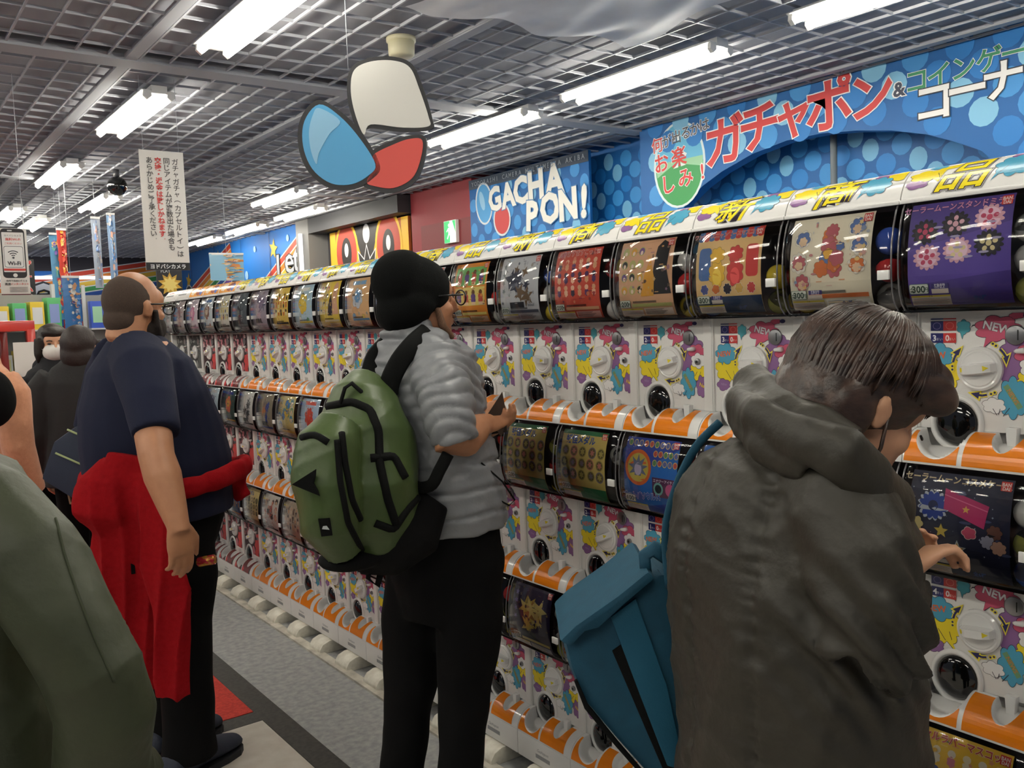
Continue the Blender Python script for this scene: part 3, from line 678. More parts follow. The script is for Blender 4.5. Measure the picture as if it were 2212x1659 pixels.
# price plates, one per price
PLATES = {}
def plate(pr):
    if pr not in PLATES:
        A = Art(); Nb = (44, 46, 104); Rd = (200, 62, 60)
        for y0, y1, t in ((0.294, 0.2965, None), (0.271, 0.291, 'a'), (0.246, 0.266, 'b')):
            A.rect(0.026, y0, 0.0525, y1, Nb); A.rect(0.0525, y0, 0.079, y1, Rd)
            if t == 'a':
                for cx in (0.039, 0.066): A.ell(cx, 0.281, 0.0085, 0.0075, (120, 110, 160) if cx < 0.05 else (226, 120, 110), 16); A.ell(cx, 0.281, 0.0072, 0.0062, Nb if cx < 0.05 else Rd, 16)
            if t == 'b':
                A.text(str(pr // 100), 0.034, 0.2558, 0.017, (232, 232, 238), 0.03); A.text('まい', 0.0445, 0.2535, 0.007, (200, 200, 214)); A.text('0', 0.061, 0.2558, 0.017, (240, 226, 226), 0.03); A.text('まい', 0.071, 0.2535, 0.007, (240, 206, 200))
        PLATES[pr] = A.mesh('price_plate', lambda x, y, h: (u2(x), -0.0012 - h, y), GLOSSP)
    return PLATES[pr]

# posters: (background, accents, layout, price, title, description)
def poster(bg, acc, lay, pr, title, seed, detail=True):
    rn = random.Random(seed); A = Art(2.5e-5)
    x0, x1 = 0.028, 0.226; z1, z0 = T - 0.012, T - 0.214; w_, h_ = x1 - x0, z1 - z0
    X = lambda s: x0 + s * w_
    Z = lambda t: z0 + t * h_
    dk = tuple(int(c * 0.5) for c in bg); lt = tuple(int(c + (255 - c) * 0.6) for c in bg)
    A.rect(x0, z0, x1, z1, bg)
    def blob(cx, cy, r, c, line=None, k=None):
        A.cloud(X(cx), Z(cy), r * w_, r * w_ * rn.uniform(0.85, 1.1), c, line or dk, 0.0009, k or rn.randrange(5, 9), rn.random())
    if lay == 'items':                                        # rows of round trinkets
        A.poly([(X(0), Z(0.55)), (X(1), Z(0.75)), (X(1), Z(0.3)), (X(0), Z(0.2))], tuple(min(255, int(c * 1.12) + 6) for c in bg))
        for cx, cy, c, c2 in ((0.17, 0.72, acc[0], acc[2]), (0.47, 0.77, acc[0], acc[1]), (0.79, 0.80, acc[1], acc[2]), (0.20, 0.47, acc[1], acc[2]), (0.50, 0.52, acc[1], acc[3]), (0.80, 0.56, acc[0], acc[3])):
            A.cloud(X(cx), Z(cy), 0.14 * w_, 0.125 * h_, c, None, 0, 14); A.ell(X(cx), Z(cy), 0.105 * w_, 0.095 * h_, tuple(min(255, int(q * 1.15) + 10) for q in c), 22)
            for k in range(5):
                t = 2 * math.pi * k / 5 + 0.3; A.ell(X(cx) + 0.062 * w_ * math.cos(t), Z(cy) + 0.058 * h_ * math.sin(t), 0.026 * w_, 0.022 * h_, c2, 10, t)
            A.ell(X(cx), Z(cy), 0.028 * w_, 0.028 * h_, c2, 12)
        for k in range(8): A.ell(X(rn.random() * 0.9 + 0.05), Z(rn.uniform(0.3, 0.9)), 0.05 * w_, 0.012 * h_, lt, 12)
    elif lay == 'badges':                                     # grid of round badges plus one tall shape
        n = 0
        for j in range(4):
            for i in range(4):
                if i > 2 and j < 3: continue
                cx, cy = 0.11 + i * 0.15, 0.86 - j * 0.17
                A.ell(X(cx), Z(cy), 0.062 * w_, 0.062 * w_, acc[1], 16); A.ell(X(cx), Z(cy), 0.05 * w_, 0.05 * w_, acc[rn.randrange(4)], 16); A.ell(X(cx), Z(cy - 0.02), 0.025 * w_, 0.03 * w_, lt, 10)
        A.poly([(X(0.62), Z(0.28)), (X(0.66), Z(0.6)), (X(0.70), Z(0.9)), (X(0.80), Z(0.98)), (X(0.93), Z(0.92)), (X(0.90), Z(0.6)), (X(0.98), Z(0.28))], acc[0])
        A.poly([(X(0.42), Z(0.26)), (X(0.50), Z(0.55)), (X(0.60), Z(0.75)), (X(0.68), Z(0.5)), (X(0.66), Z(0.26))], acc[2])
    elif lay == 'medals':                                     # many small round medals on a bright sheet
        A.rect(X(0), Z(0.94), X(1), Z(1), acc[3]); A.text(title or 'メダル', X(0.42), Z(0.87), 0.026, (60, 90, 170), 0.06, 0, 1.0, [((240, 220, 90), 0.05)])
        for j, n in enumerate((5, 5, 5)):
            for i in range(n):
                cx, cy = 0.11 + i * 0.195 + rn.uniform(-.02, .02), 0.70 - j * 0.17
                r_ = 0.085 * w_; A.ell(X(cx), Z(cy), r_, r_, acc[rn.randrange(0, 3)], 18); A.ell(X(cx), Z(cy), r_ * 0.8, r_ * 0.8, dk, 18); A.star(X(cx), Z(cy), r_ * 0.7, acc[rn.randrange(0, 3)], 6, 0.5, rn.random())
        A.rect(X(0), Z(0), X(1), Z(0.18), acc[3])
    elif lay == 'wheel':
        A.poly([(X(0), Z(0.4)), (X(1), Z(0.9)), (X(1), Z(0.2)), (X(0), Z(0.0))], acc[3])
        A.ell(X(0.27), Z(0.60), 0.25 * w_, 0.25 * w_, (224, 110, 50), 28); A.ell(X(0.27), Z(0.60), 0.20 * w_, 0.20 * w_, (206, 190, 90), 28); A.star(X(0.27), Z(0.60), 0.19 * w_, (110, 120, 150), 9, 0.5); A.ell(X(0.27), Z(0.58), 0.07 * w_, 0.09 * w_, (200, 190, 220), 14)
        for j in range(3):
            for i in range(9 if j == 0 else 5):
                cx = 0.08 + i * 0.1 if j == 0 else 0.58 + i * 0.095
                A.ell(X(cx), Z(0.93 - j * 0.12), 0.042 * w_, 0.046 * w_, (220, 190, 110), 12); A.ell(X(cx), Z(0.93 - j * 0.12), 0.032 * w_, 0.036 * w_, ((190, 80, 70), (90, 140, 90), (100, 110, 170))[rn.randrange(3)], 12)
        A.rect(X(0.55), Z(0.24), X(0.99), Z(0.5), (90, 40, 80)); A.text('エナジーアイテム', X(0.77), Z(0.46), 0.010, (232, 220, 230), 0.02)
        A.ell(X(0.66), Z(0.35), 0.09 * w_, 0.09 * w_, (120, 180, 170), 16); A.ell(X(0.66), Z(0.35), 0.06 * w_, 0.06 * w_, (30, 40, 50), 16); A.ell(X(0.88), Z(0.35), 0.09 * w_, 0.09 * w_, (200, 90, 140), 16)
        A.text(title, X(0.33), Z(0.22), 0.022, (60, 100, 190), 0.06, 4, 0.8, [((240, 240, 240), 0.06)])
    elif lay == 'grid2':
        for j, yy in enumerate((0.62, 0.28)):
            A.rect(X(0.05), Z(yy), X(0.95), Z(yy + 0.31), acc[j])
            for i in range(4):
                cx = 0.17 + i * 0.22; A.cloud(X(cx), Z(yy + 0.12), 0.075 * w_, 0.1 * h_, acc[2 + (i + j) % 2], None, 0, 6); A.ell(X(cx), Z(yy + 0.22), 0.05 * w_, 0.045 * h_, dk, 12); A.rect(X(cx - 0.06), Z(yy + 0.01), X(cx + 0.06), Z(yy + 0.06), lt)
    elif lay == 'small':                                      # rows of tiny standing shapes
        for j in range(3):
            for i in range(6):
                cx, cy = 0.11 + i * 0.155, 0.78 - j * 0.19
                A.cloud(X(cx), Z(cy - 0.03), 0.045 * w_, 0.055 * h_, acc[(i + j) % 4], None, 0, 6); A.ell(X(cx), Z(cy + 0.045), 0.042 * w_, 0.038 * h_, acc[(i * 2 + j + 1) % 4], 12)
    elif lay == 'pair':                                       # striped awning over two big rounded shapes
        for i in range(12): A.rect(X(i / 12), Z(0.90), X((i + 1) / 12), Z(1.0), acc[0] if i % 2 else acc[3]); A.ell(X((i + 0.5) / 12), Z(0.90), w_ / 24, 0.02 * h_, acc[0] if i % 2 else acc[3], 10)
        A.rrect(X(0.05), Z(0.40), X(0.24), Z(0.80), 0.01, acc[3]); A.rrect(X(0.78), Z(0.42), X(0.96), Z(0.80), 0.01, acc[1])
        for cx, c in ((0.34, acc[2]), (0.62, acc[1])):
            A.cloud(X(cx), Z(0.48), 0.13 * w_, 0.17 * h_, c, dk, 0.0008, 8); A.cloud(X(cx), Z(0.70), 0.115 * w_, 0.1 * h_, c, dk, 0.0008, 7); A.ell(X(cx), Z(0.44), 0.07 * w_, 0.1 * h_, tuple(min(255, q + 30) for q in c), 16)
        for i in range(5): blob(0.14 + i * 0.18, 0.29, 0.062, ((80, 90, 150), (206, 120, 60), (50, 46, 60), (220, 180, 100), (200, 80, 80))[i], (240, 236, 226))
        A.rect(X(0), Z(0), X(1), Z(0.2), (40, 62, 96))
    elif lay == 'burst':                                      # one spiky dark heap
        for k in range(14):
            t = rn.random() * 6.28; r_ = rn.uniform(0.05, 0.28); A.star(X(0.52 + r_ * math.cos(t)), Z(0.58 + r_ * 0.95 * math.sin(t)), rn.uniform(0.08, 0.2) * w_, acc[rn.randrange(3)], rn.randrange(4, 7), 0.4, rn.random() * 3)
        for i in range(4): A.star(X(0.1), Z(0.86 - i * 0.13), 0.05 * w_, acc[3], 5, 0.5, i)
        A.rect(X(0.25), Z(0.20), X(0.62), Z(0.29), (40, 42, 48)); A.text(title or '', X(0.80), Z(0.24), 0.014, (50, 60, 80))
    elif lay == 'cluster':                                    # big centre heap with stickers around
        for k in range(16):
            t = rn.random() * 6.28; r_ = rn.uniform(0.0, 0.2); blob(0.5 + r_ * math.cos(t), 0.62 + r_ * 1.2 * math.sin(t), rn.uniform(0.05, 0.11), acc[rn.randrange(4)], (150, 110, 60))
        for cx, cy in ((0.16, 0.78), (0.82, 0.86), (0.86, 0.66), (0.12, 0.52), (0.84, 0.46), (0.16, 0.30)):
            c = acc[rn.randrange(4)]; blob(cx, cy, 0.11, (240, 236, 226), (200, 190, 170)); blob(cx, cy, 0.09, c); blob(cx, cy - 0.03, 0.055, (236, 206, 170), c)
    elif lay == 'plain':                                      # one bold shape on a pale sheet
        A.rect(X(0), Z(0), X(1), Z(0.3), tuple(min(255, c + 12) for c in bg)); blob(0.48, 0.58, 0.24, acc[0]); blob(0.48, 0.62, 0.13, acc[1]); blob(0.3, 0.2, 0.08, acc[2]); blob(0.72, 0.18, 0.07, acc[3]); A.rect(X(0.2), Z(0.86), X(0.8), Z(0.94), acc[2])
    elif lay == 'gem':                                        # dark sheet with pouch, stars and small shapes
        for k in range(26): A.star(X(rn.random()), Z(rn.uniform(0.25, 0.95)), rn.uniform(0.004, 0.018) * w_, (190, 200, 220), 4, 0.3)
        for k in range(7): A.ell(X(rn.random()), Z(rn.uniform(0.3, 0.85)), 0.06 * w_, 0.014 * h_, (70, 80, 116), 14)
        A.cloud(X(0.25), Z(0.68), 0.16 * w_, 0.15 * h_, (190, 196, 206), None, 0, 16); A.cloud(X(0.25), Z(0.68), 0.145 * w_, 0.135 * h_, (34, 62, 150), None, 0, 12); A.ell(X(0.25), Z(0.68), 0.05 * w_, 0.05 * h_, (16, 30, 80))
        A.poly([(X(0.36), Z(0.86)), (X(0.80), Z(0.74)), (X(0.76), Z(0.52)), (X(0.36), Z(0.66))], (184, 48, 108)); A.line(X(0.36), Z(0.80), X(0.79), Z(0.69), 0.002, (216, 110, 150)); A.star(X(0.58), Z(0.68), 0.04 * w_, (220, 180, 90))
        A.star(X(0.34), Z(0.44), 0.075 * w_, (216, 190, 80)); A.star(X(0.50), Z(0.28), 0.095 * w_, (180, 190, 190)); A.star(X(0.50), Z(0.28), 0.07 * w_, (196, 150, 70)); A.cloud(X(0.62), Z(0.46), 0.07 * w_, 0.06 * h_, (196, 80, 110), (220, 200, 190), 0.0012, 5)
        for cx, cy, c in ((0.08, 0.48, (206, 190, 130)), (0.07, 0.36, (180, 150, 170)), (0.86, 0.5, (110, 70, 60)), (0.80, 0.40, (160, 160, 180)), (0.90, 0.36, (190, 150, 130))): blob(cx, cy, 0.075, c)
    elif lay == 'pale':
        for i in range(5): A.rect(X(0.1), Z(0.2 + i * 0.14), X(rn.uniform(0.5, 0.9)), Z(0.25 + i * 0.14), acc[i % 4])
        blob(0.5, 0.6, 0.18, acc[0]); blob(0.35, 0.4, 0.1, acc[1])
    if lay in ('small', 'plain', 'cluster', 'burst', 'pale', 'badges', 'grid2'):      # fine busy print around the main shapes
        for k in range(34):
            c = acc[rn.randrange(4)]; f_ = rn.uniform(0.1, 0.7); c = tuple(int(c[q] * f_ + bg[q] * (1 - f_)) for q in range(3)); cx, cy = rn.uniform(0.04, 0.96), rn.uniform(0.24, 0.97)
            if k % 3 == 0: A.rect(X(cx) - 0.008, Z(cy), X(min(0.98, cx + 0.03)), Z(cy) + 0.0022, c)
            elif k % 3 == 1: A.ell(X(cx), Z(cy), rn.uniform(0.002, 0.007), rn.uniform(0.002, 0.007), c, 9)
            else: A.star(X(cx), Z(cy), rn.uniform(0.003, 0.009), c, rn.randrange(4, 7), 0.5, rn.random())
        A.rect(X(0.45), Z(0.012), X(0.97), Z(0.10), lt)
        for k in range(6): A.rect(X(0.47), Z(0.02 + k * 0.013), X(0.78 + 0.03 * (k % 4)), Z(0.025 + k * 0.013), dk if k % 2 else acc[0])
        A.rect(X(0.24), Z(0.12), X(0.97), Z(0.165), acc[1]); A.rect(X(0.26), Z(0.175), X(0.7), Z(0.20), dk)
    if title and lay not in ('medals', 'wheel', 'burst'):
        A.text(title, X(0.46), Z(0.945), 0.0175 * min(1.0, 11 / max(1, len(title))) * 1.1, (226, 150, 190) if lay == 'items' else ((214, 196, 150) if lay == 'gem' else (196, 70, 60)), 0.03, 0, 1.0, [((60, 40, 90) if lay in ('items', 'gem') else (245, 240, 235), 0.05)])
    if detail:                                                # price, caution box, maker's mark
        A.rrect(X(0.01), Z(0.115), X(0.21), Z(0.215), 0.003, (120, 150, 130)); A.rrect(X(0.015), Z(0.12), X(0.205), Z(0.21), 0.003, (232, 236, 226))
        A.text('各', X(0.04), Z(0.155), 0.010, (60, 84, 70), 0.02); A.text(str(pr), X(0.108), Z(0.162), 0.0185, (60, 84, 70), 0.03); A.text('円', X(0.183), Z(0.155), 0.010, (60, 84, 70), 0.02)
        A.rect(X(0.02), Z(0.005), X(0.42), Z(0.10), (226, 216, 206)); A.rect(X(0.02), Z(0.083), X(0.42), Z(0.10), (226, 206, 70)); A.text('注 意', X(0.22), Z(0.0915), 0.0036, (90, 80, 40))
        for k in range(5): A.rect(X(0.04), Z(0.014 + k * 0.013), X(0.38 + 0.02 * (k % 2)), Z(0.018 + k * 0.013), (196, 150, 140) if k % 2 else (150, 146, 142))
        if lay in ('items', 'gem', 'cluster', 'pair'):
            A.rect(X(0.24), Z(0.165), X(0.41), Z(0.21), (70, 62, 130)); A.text('対象年齢', X(0.325), Z(0.197), 0.0055, (230, 228, 240), 0.03); A.text('15才以上', X(0.325), Z(0.177), 0.0055, (230, 228, 240), 0.03)
            A.rect(X(0.24), Z(0.115), X(0.41), Z(0.16), (226, 216, 206)); A.text('全6種', X(0.70), Z(0.06), 0.010, (50, 80, 150), 0.03)
        A.rrect(X(0.885), Z(0.90), X(0.985), Z(0.985), 0.0012, (214, 66, 60)); A.text('BAN', X(0.935), Z(0.958), 0.0085, (244, 226, 220), 0.04); A.text('DAI', X(0.935), Z(0.922), 0.0085, (244, 226, 220), 0.04)
    cuts = [T - 0.02 - i * 0.0135 for i in range(15)]
    return A.mesh('poster', lambda x, y, h: (u2(x), prof(y) + 0.0035 - h, y), PRINT, cuts=cuts)
PK = [(226, 90, 130), (240, 200, 206), (60, 40, 70), (240, 230, 140)]
POS = {
    (0, 0): ((86, 66, 150), [(34, 30, 42), (236, 186, 200), (206, 76, 110), (240, 224, 170)], 'items', 300, 'セーラームーンスタンドミラー', 'purple poster of round mirrors'),
    (0, 1): ((238, 230, 208), [(240, 190, 80), (216, 120, 60), (90, 120, 180), (190, 100, 110)], 'cluster', 300, '', 'cream poster of orange stickers'),
    (0, 2): ((234, 200, 140), [(206, 70, 60), (214, 76, 74), (240, 196, 70), (80, 120, 180)], 'pair', 300, 'ワンピースニャンピースマスコット', 'striped awning poster'),
    (0, 3): ((222, 176, 140), [(42, 40, 42), (190, 190, 120), (226, 170, 70), (120, 90, 150)], 'badges', 200, '', 'tan poster of round badges'),
    (0, 4): ((206, 84, 64), [(60, 50, 70), (226, 180, 140), (90, 60, 110), (240, 200, 170)], 'small', 200, 'ぷりけすますこっと', 'red poster of small figures'),
    (0, 5): ((206, 208, 212), [(50, 54, 74), (96, 100, 116), (120, 96, 70), (140, 150, 150)], 'burst', 300, 'beleaf', 'grey poster with dark spiky toy'),
    (0, 6): ((232, 150, 60), [(120, 190, 110), (236, 220, 130), (200, 90, 80), (110, 80, 150)], 'grid2', 400, '', 'orange and green two-panel poster'),
    (0, 7): ((220, 226, 230), PK, 'small', 200, '', 'white poster of pink figures'),
    (0, 8): ((214, 226, 236), [(90, 140, 200), (240, 240, 240), (220, 160, 90), (200, 90, 90)], 'plain', 300, '', 'pale blue poster with round shape'),
    (0, 9): ((232, 190, 140), [(214, 218, 226), (120, 170, 214), (130, 180, 220), (240, 210, 110)], 'plain', 300, '', 'peach and blue poster'),
    (0, 10): ((240, 214, 90), [(226, 180, 150), (240, 230, 190), (60, 50, 60), (200, 80, 100)], 'badges', 200, '', 'yellow poster of round badges'),
    (0, 11): ((190, 214, 228), [(240, 206, 60), (240, 214, 90), (236, 236, 230), (110, 170, 130)], 'plain', 300, '', 'sky blue and yellow poster'),
    (0, 12): ((236, 206, 100), [(200, 120, 60), (60, 50, 50), (220, 110, 60), (240, 230, 190)], 'small', 300, '', 'golden yellow poster'),
    (0, 13): ((176, 166, 178), [(130, 110, 140), (200, 180, 190), (110, 110, 130), (160, 120, 110)], 'burst', 300, '', 'dusty mauve poster'),
    (0, 14): ((96, 104, 110), [(60, 66, 74), (130, 140, 140), (40, 46, 56), (150, 160, 160)], 'burst', 300, '', 'dark slate poster'),
    (0, 15): ((228, 226, 216), [(230, 200, 90), (90, 80, 70), (240, 220, 130), (200, 180, 90)], 'small', 200, '', 'white poster with yellow rows'),
    (0, 16): ((214, 220, 224), [(150, 100, 80), (220, 200, 180), (100, 140, 190), (190, 120, 100)], 'plain', 200, '', 'pale blue-white poster'),
    (0, 17): ((222, 210, 216), [(220, 130, 170), (236, 180, 200), (200, 190, 200), (180, 140, 170)], 'plain', 200, '', 'pale pink poster'),
    (0, 18): ((196, 184, 182), [(170, 130, 130), (210, 190, 180), (150, 140, 140), (190, 150, 150)], 'pale', 200, '', 'greyish pink poster'),
    (0, 19): ((206, 206, 204), [(160, 160, 160), (190, 190, 190), (150, 150, 150), (200, 180, 180)], 'pale', 200, '', 'plain grey-white poster'),
    (1, 0): ((30, 34, 62), PK, 'gem', 400, 'セーラームーンコスメケース', 'dark starry poster with magenta pouch'),
    (1, 1): ((70, 110, 180), PK, 'items', 300, '', 'blue poster of pink trinkets'),
    (1, 2): ((60, 90, 170), [(220, 120, 60), (240, 210, 90), (200, 60, 80), (40, 110, 190)], 'medals', 200, 'メダル', 'deep blue poster of medals'),
    (1, 3): ((44, 70, 160), [(220, 120, 60), (240, 210, 90), (200, 60, 80), (40, 110, 190)], 'wheel', 100, 'ブットバソウル14', 'blue poster with orange wheel'),
    (1, 4): ((206, 186, 110), [(176, 160, 90), (120, 110, 130), (190, 120, 110), (52, 120, 80)], 'medals', 200, '妖怪メダル', 'green and tan poster of medals'),
    (1, 5): ((202, 182, 108), [(176, 160, 90), (120, 110, 130), (190, 120, 110), (52, 120, 80)], 'medals', 200, '妖怪メダル', 'green and tan medal poster'),
    (1, 6): ((60, 56, 66), [(200, 200, 200), (120, 110, 130), (190, 120, 110), (90, 120, 80)], 'burst', 200, '', 'charcoal poster'),
    (1, 7): ((220, 200, 160), PK, 'small', 200, '', 'beige poster of small figures'),
    (1, 8): ((190, 206, 220), PK, 'plain', 200, '', 'pale blue poster with pink shape'),
    (1, 9): ((96, 90, 130), PK, 'small', 300, '', 'violet poster of small figures'),
    (1, 10): ((190, 186, 196), [(90, 80, 120), (200, 90, 90), (80, 120, 170), (120, 110, 130)], 'pale', 200, '', 'pale lilac poster'),
    (1, 11): ((186, 208, 228), [(214, 74, 54), (220, 84, 60), (226, 100, 80), (90, 140, 200)], 'plain', 200, '', 'light blue poster with red cup'),
    (1, 12): ((214, 196, 130), [(80, 150, 180), (226, 190, 80), (70, 130, 190), (120, 160, 120)], 'cluster', 200, '', 'yellow and teal poster'),
    (1, 13): ((150, 140, 120), [(190, 120, 60), (60, 80, 150), (120, 110, 100), (90, 110, 120)], 'burst', 200, '', 'grey poster with orange shapes'),
    (1, 14): ((216, 216, 212), [(70, 72, 76), (50, 52, 56), (110, 110, 112), (150, 150, 150)], 'burst', 200, '', 'white poster with black shapes'),
    (1, 15): ((70, 96, 90), [(226, 110, 70), (230, 180, 60), (50, 70, 150), (60, 110, 80)], 'plain', 200, '', 'dark green poster with flower shape'),
    (1, 16): ((190, 206, 216), [(60, 76, 110), (120, 140, 160), (200, 200, 200), (140, 160, 180)], 'plain', 200, '', 'icy blue poster'),
    (1, 17): ((220, 212, 176), [(200, 160, 90), (230, 200, 120), (160, 130, 110), (190, 180, 150)], 'plain', 200, '', 'cream poster'),
    (2, 0): ((236, 196, 60), [(70, 90, 150), (232, 226, 210), (214, 130, 150), (240, 230, 200)], 'small', 200, 'カプセルラバーマスコット', 'yellow poster with rubber mascots'),
    (2, 4): ((214, 206, 150), [(150, 160, 110), (90, 100, 80), (190, 170, 120), (120, 130, 100)], 'plain', 300, 'クラシック', 'olive poster with brush lettering'),
    (2, 5): ((46, 34, 70), [(214, 190, 90), (226, 206, 130), (180, 130, 70), (110, 90, 160)], 'burst', 200, '', 'dark poster with yellow spiky shape'),
    (2, 12): ((196, 180, 160), [(60, 50, 46), (220, 170, 130), (230, 210, 180), (120, 90, 80)], 'small', 200, '', 'tan and brown poster'),
    (2, 13): ((226, 222, 214), [(190, 56, 52), (60, 46, 46), (206, 84, 70), (220, 150, 130)], 'cluster', 200, '', 'white poster with red shapes'),
    (2, 14): ((214, 196, 140), [(180, 160, 100), (120, 110, 80), (220, 200, 150), (150, 130, 90)], 'medals', 200, '', 'sandy yellow poster'),
    (2, 15): ((90, 130, 176), [(200, 84, 60), (220, 150, 70), (60, 96, 160), (230, 180, 120)], 'small', 200, '', 'blue and orange poster'),
    (2, 16): ((206, 206, 206), [(150, 140, 140), (190, 170, 160), (120, 120, 130), (170, 160, 160)], 'pale', 200, '', 'greyish white poster'),
}
ADJ = [((206, 214, 226), 'pale blue'), ((226, 206, 150), 'straw yellow'), ((190, 120, 120), 'dull red'), ((120, 140, 120), 'sage green'), ((170, 150, 190), 'lavender'), ((228, 224, 216), 'off-white')]
LAYS = ['small', 'plain', 'items', 'cluster', 'pale', 'badges']
NFAR = 19
CAPC = [('yellow', (214, 190, 60)), ('red', (196, 50, 50)), ('clear', (186, 186, 182)), ('olive', (150, 150, 70)), ('blue', (60, 90, 180)), ('white', (220, 218, 214))]
CAPM = {n: mat('capsule_' + n, c, 0.12, coat=0.4) for n, c in CAPC}
CAPTOP = clear('capsule_top', (230, 230, 230), 0.05, 1.45, 0.85)
capb = MB(); q = [(0.0295 * math.cos(t), 0.0295 * math.sin(t)) for t in [-math.pi / 2 + math.pi / 2 * i / 6 for i in range(7)]]
def halfsphere(up):
    b = MB(); N = 14; vs = []
    for i in range(6):
        t = math.pi / 2 * i / 6
        vs += [(0.0295 * math.cos(t) * math.cos(2 * math.pi * j / N), 0.0295 * math.cos(t) * math.sin(2 * math.pi * j / N), 0.0295 * math.sin(t) * up) for j in range(N)]
    vs.append((0, 0, 0.0295 * up))
    b.add(vs, [(i * N + j, i * N + (j + 1) % N, (i + 1) * N + (j + 1) % N, (i + 1) * N + j) for i in range(5) for j in range(N)] + [(5 * N + j, 5 * N + (j + 1) % N, 6 * N) for j in range(N)], True)
    return b
HS_TOP = halfsphere(1).mesh('upper_half', CAPTOP)
HS_BOT = {n: halfsphere(-1).mesh('lower_half', m) for n, m in CAPM.items()}
HS_TOPC = {n: halfsphere(1).mesh('upper_half', m) for n, m in CAPM.items()}
TIER = ('top', 'middle', 'bottom')
RZ = -math.pi / 2
for n in range(-3, NFAR + 1):
    yc = Y0 + n * W - W / 2
    ordn = NAMES_ORD[NFAR - n]
    fam = 'n' if n <= 14 else ('r' if n <= 17 else 'k')
    for tier in range(3):
        z = LIP + (2 - tier) * T
        key = (tier, n)
        if key in POS: bg, acc, lay, pr, ti, ds = POS[key]
        else:
            rr = random.Random(n * 31 + tier * 7); bg, nm = ADJ[(n * 2 + tier * 3) % 6]; lay = LAYS[(n + tier) % 6]
            acc = [tuple(rr.randrange(50, 230) for _ in range(3)) for _ in range(4)]; pr = rr.choice((200, 300)); ti = ''; ds = nm + ' poster'
        r = empty('capsule_machine', (X5, yc, z), RZ, 'capsule machine with %s, %s row, %s column from far end' % (ds, TIER[tier], ordn), 'capsule machine', 'white capsule machines in the three-row bank')
        def part(nm, me, loc=None, par=None):
            o = link(nm, me, par or r)
            if loc: o.location = loc
            return o
        part('housing', SH['housing']); part('cavity', SH['cavity']); part('dome_sill', SH['dome_sill'])
        dm = part('dome', SH['dome']); part('dome_rib', SH['dome_rib'], (u2(0.0075), 0, 0), dm); part('dome_rib', SH['dome_rib'], (u2(W - 0.0075), 0, 0), dm)
        part('clip', SH['clip'], (u2(W - 0.020), prof(T - 0.148) + 0.001, T - 0.148), dm)
        part('poster', poster(bg, acc, lay, pr, ti, n * 13 + tier, n <= 8))
        part('panel_print', SH['panel_new' if fam == 'n' else 'panel_' + fam])
        if fam == 'n': part('price_plate', plate(pr))
        kn = part('knob', SH['knob'], (u2(0.128), -0.0005, 0.194)); g = part('grip', SH['grip'], None, kn); part('pointer_mark', SH['pointer'], None, kn)
        kn.rotation_euler = (0, 0 if n < 1 else random.Random(n * 3 + tier).uniform(-0.5, 0.25), 0)
        cp = part('coin_plate', SH['coin_plate'], (u2(0.195), -0.0008, 0.261)); part('coin_slit', SH['coin_slit'], None, cp)
        lk = part('lock', SH['lock'], (u2(0.226), -0.0008, 0.197)); part('lock_core', SH['lock_core'], None, lk)
        part('return_lever', SH['return_lever'], (u2(0.206), -0.0008, 0.231)); part('latch', SH['latch'], (u2(0.2625), 0, 0.296))
        ch = part('chute_ring', SH['chute_ring'], (u2(0.080), -0.001, 0.081)); part('chute_door', SH['chute_door'], None, ch)
        tr = part('tray', SH['tray']); sf = '' if fam == 'n' else fam
        part('tray_sticker', SH['tray_sticker_a' + sf], None, tr); part('tray_sticker', SH['tray_sticker_b' + sf], None, tr); part('wedge', SH['wedge'], (u2(0.193), -0.004, 0.058), tr)
        if tier == 0:
            hd = part('header', SH['header']); part('header_rail', SH['header_rail'], None, hd)
            part('header_print', SH['header_' + ('品商新'[n % 3] if fam == 'n' else fam)], None, hd)
        if tier == 2:
            bs = part('base', SH['base']); part('base_label', SH['base_label'], None, bs); part('foot', SH['foot'])
        # capsules seen through the cover beside the poster
        if -1 <= n <= 7:
            rr = random.Random(n * 5 + tier * 11)
            for (uu, yy, zz) in ((0.243, -0.045, 0.346), (0.244, -0.052, 0.404), (0.242, -0.048, 0.462), (0.037, -0.042, 0.346), (0.037, -0.04, 0.404), (0.036, -0.03, 0.462)):
                if rr.random() < 0.12: continue
                nm = rr.choice(CAPC)[0]
                w_ = r.matrix_basis @ Vector((u2(uu), yy, zz))
                lb = 'toy capsule with %s lower half inside %s row machine, %s column from far end' % (nm, TIER[tier], ordn)
                c = empty('toy_capsule', w_, rr.random() * 6, lb, 'toy capsule', 'capsules in the %s row, %s column from far end' % (TIER[tier], ordn))
                c.rotation_euler = (rr.uniform(-0.7, 0.7), rr.uniform(-0.7, 0.7), rr.random() * 6)
                link('lower_half', HS_BOT[nm], c); link('upper_half', HS_TOP if rr.random() < 0.6 else HS_TOPC[nm], c)
# plinth strip in front of the feet and the plain end panel of the bank
struct(MB().box(1.655, 1.70, Y0 - 4.05 * W, Y0 + (NFAR + 0.1) * W, 0.0, 0.010).obj('trim_5', mat('plinth_cream', (206, 200, 186), 0.5, noise=(12, (160, 154, 142)))))
ep = MB().box(X5 - 0.03, X5 + 0.30, Y0 + NFAR * W + 0.002, Y0 + NFAR * W + 0.03, 0.0, 1.82).obj('end_panel', WHITE, bevel=0.004)
tag(ep, 'plain white board closing the far end of the machine bank', 'panel')
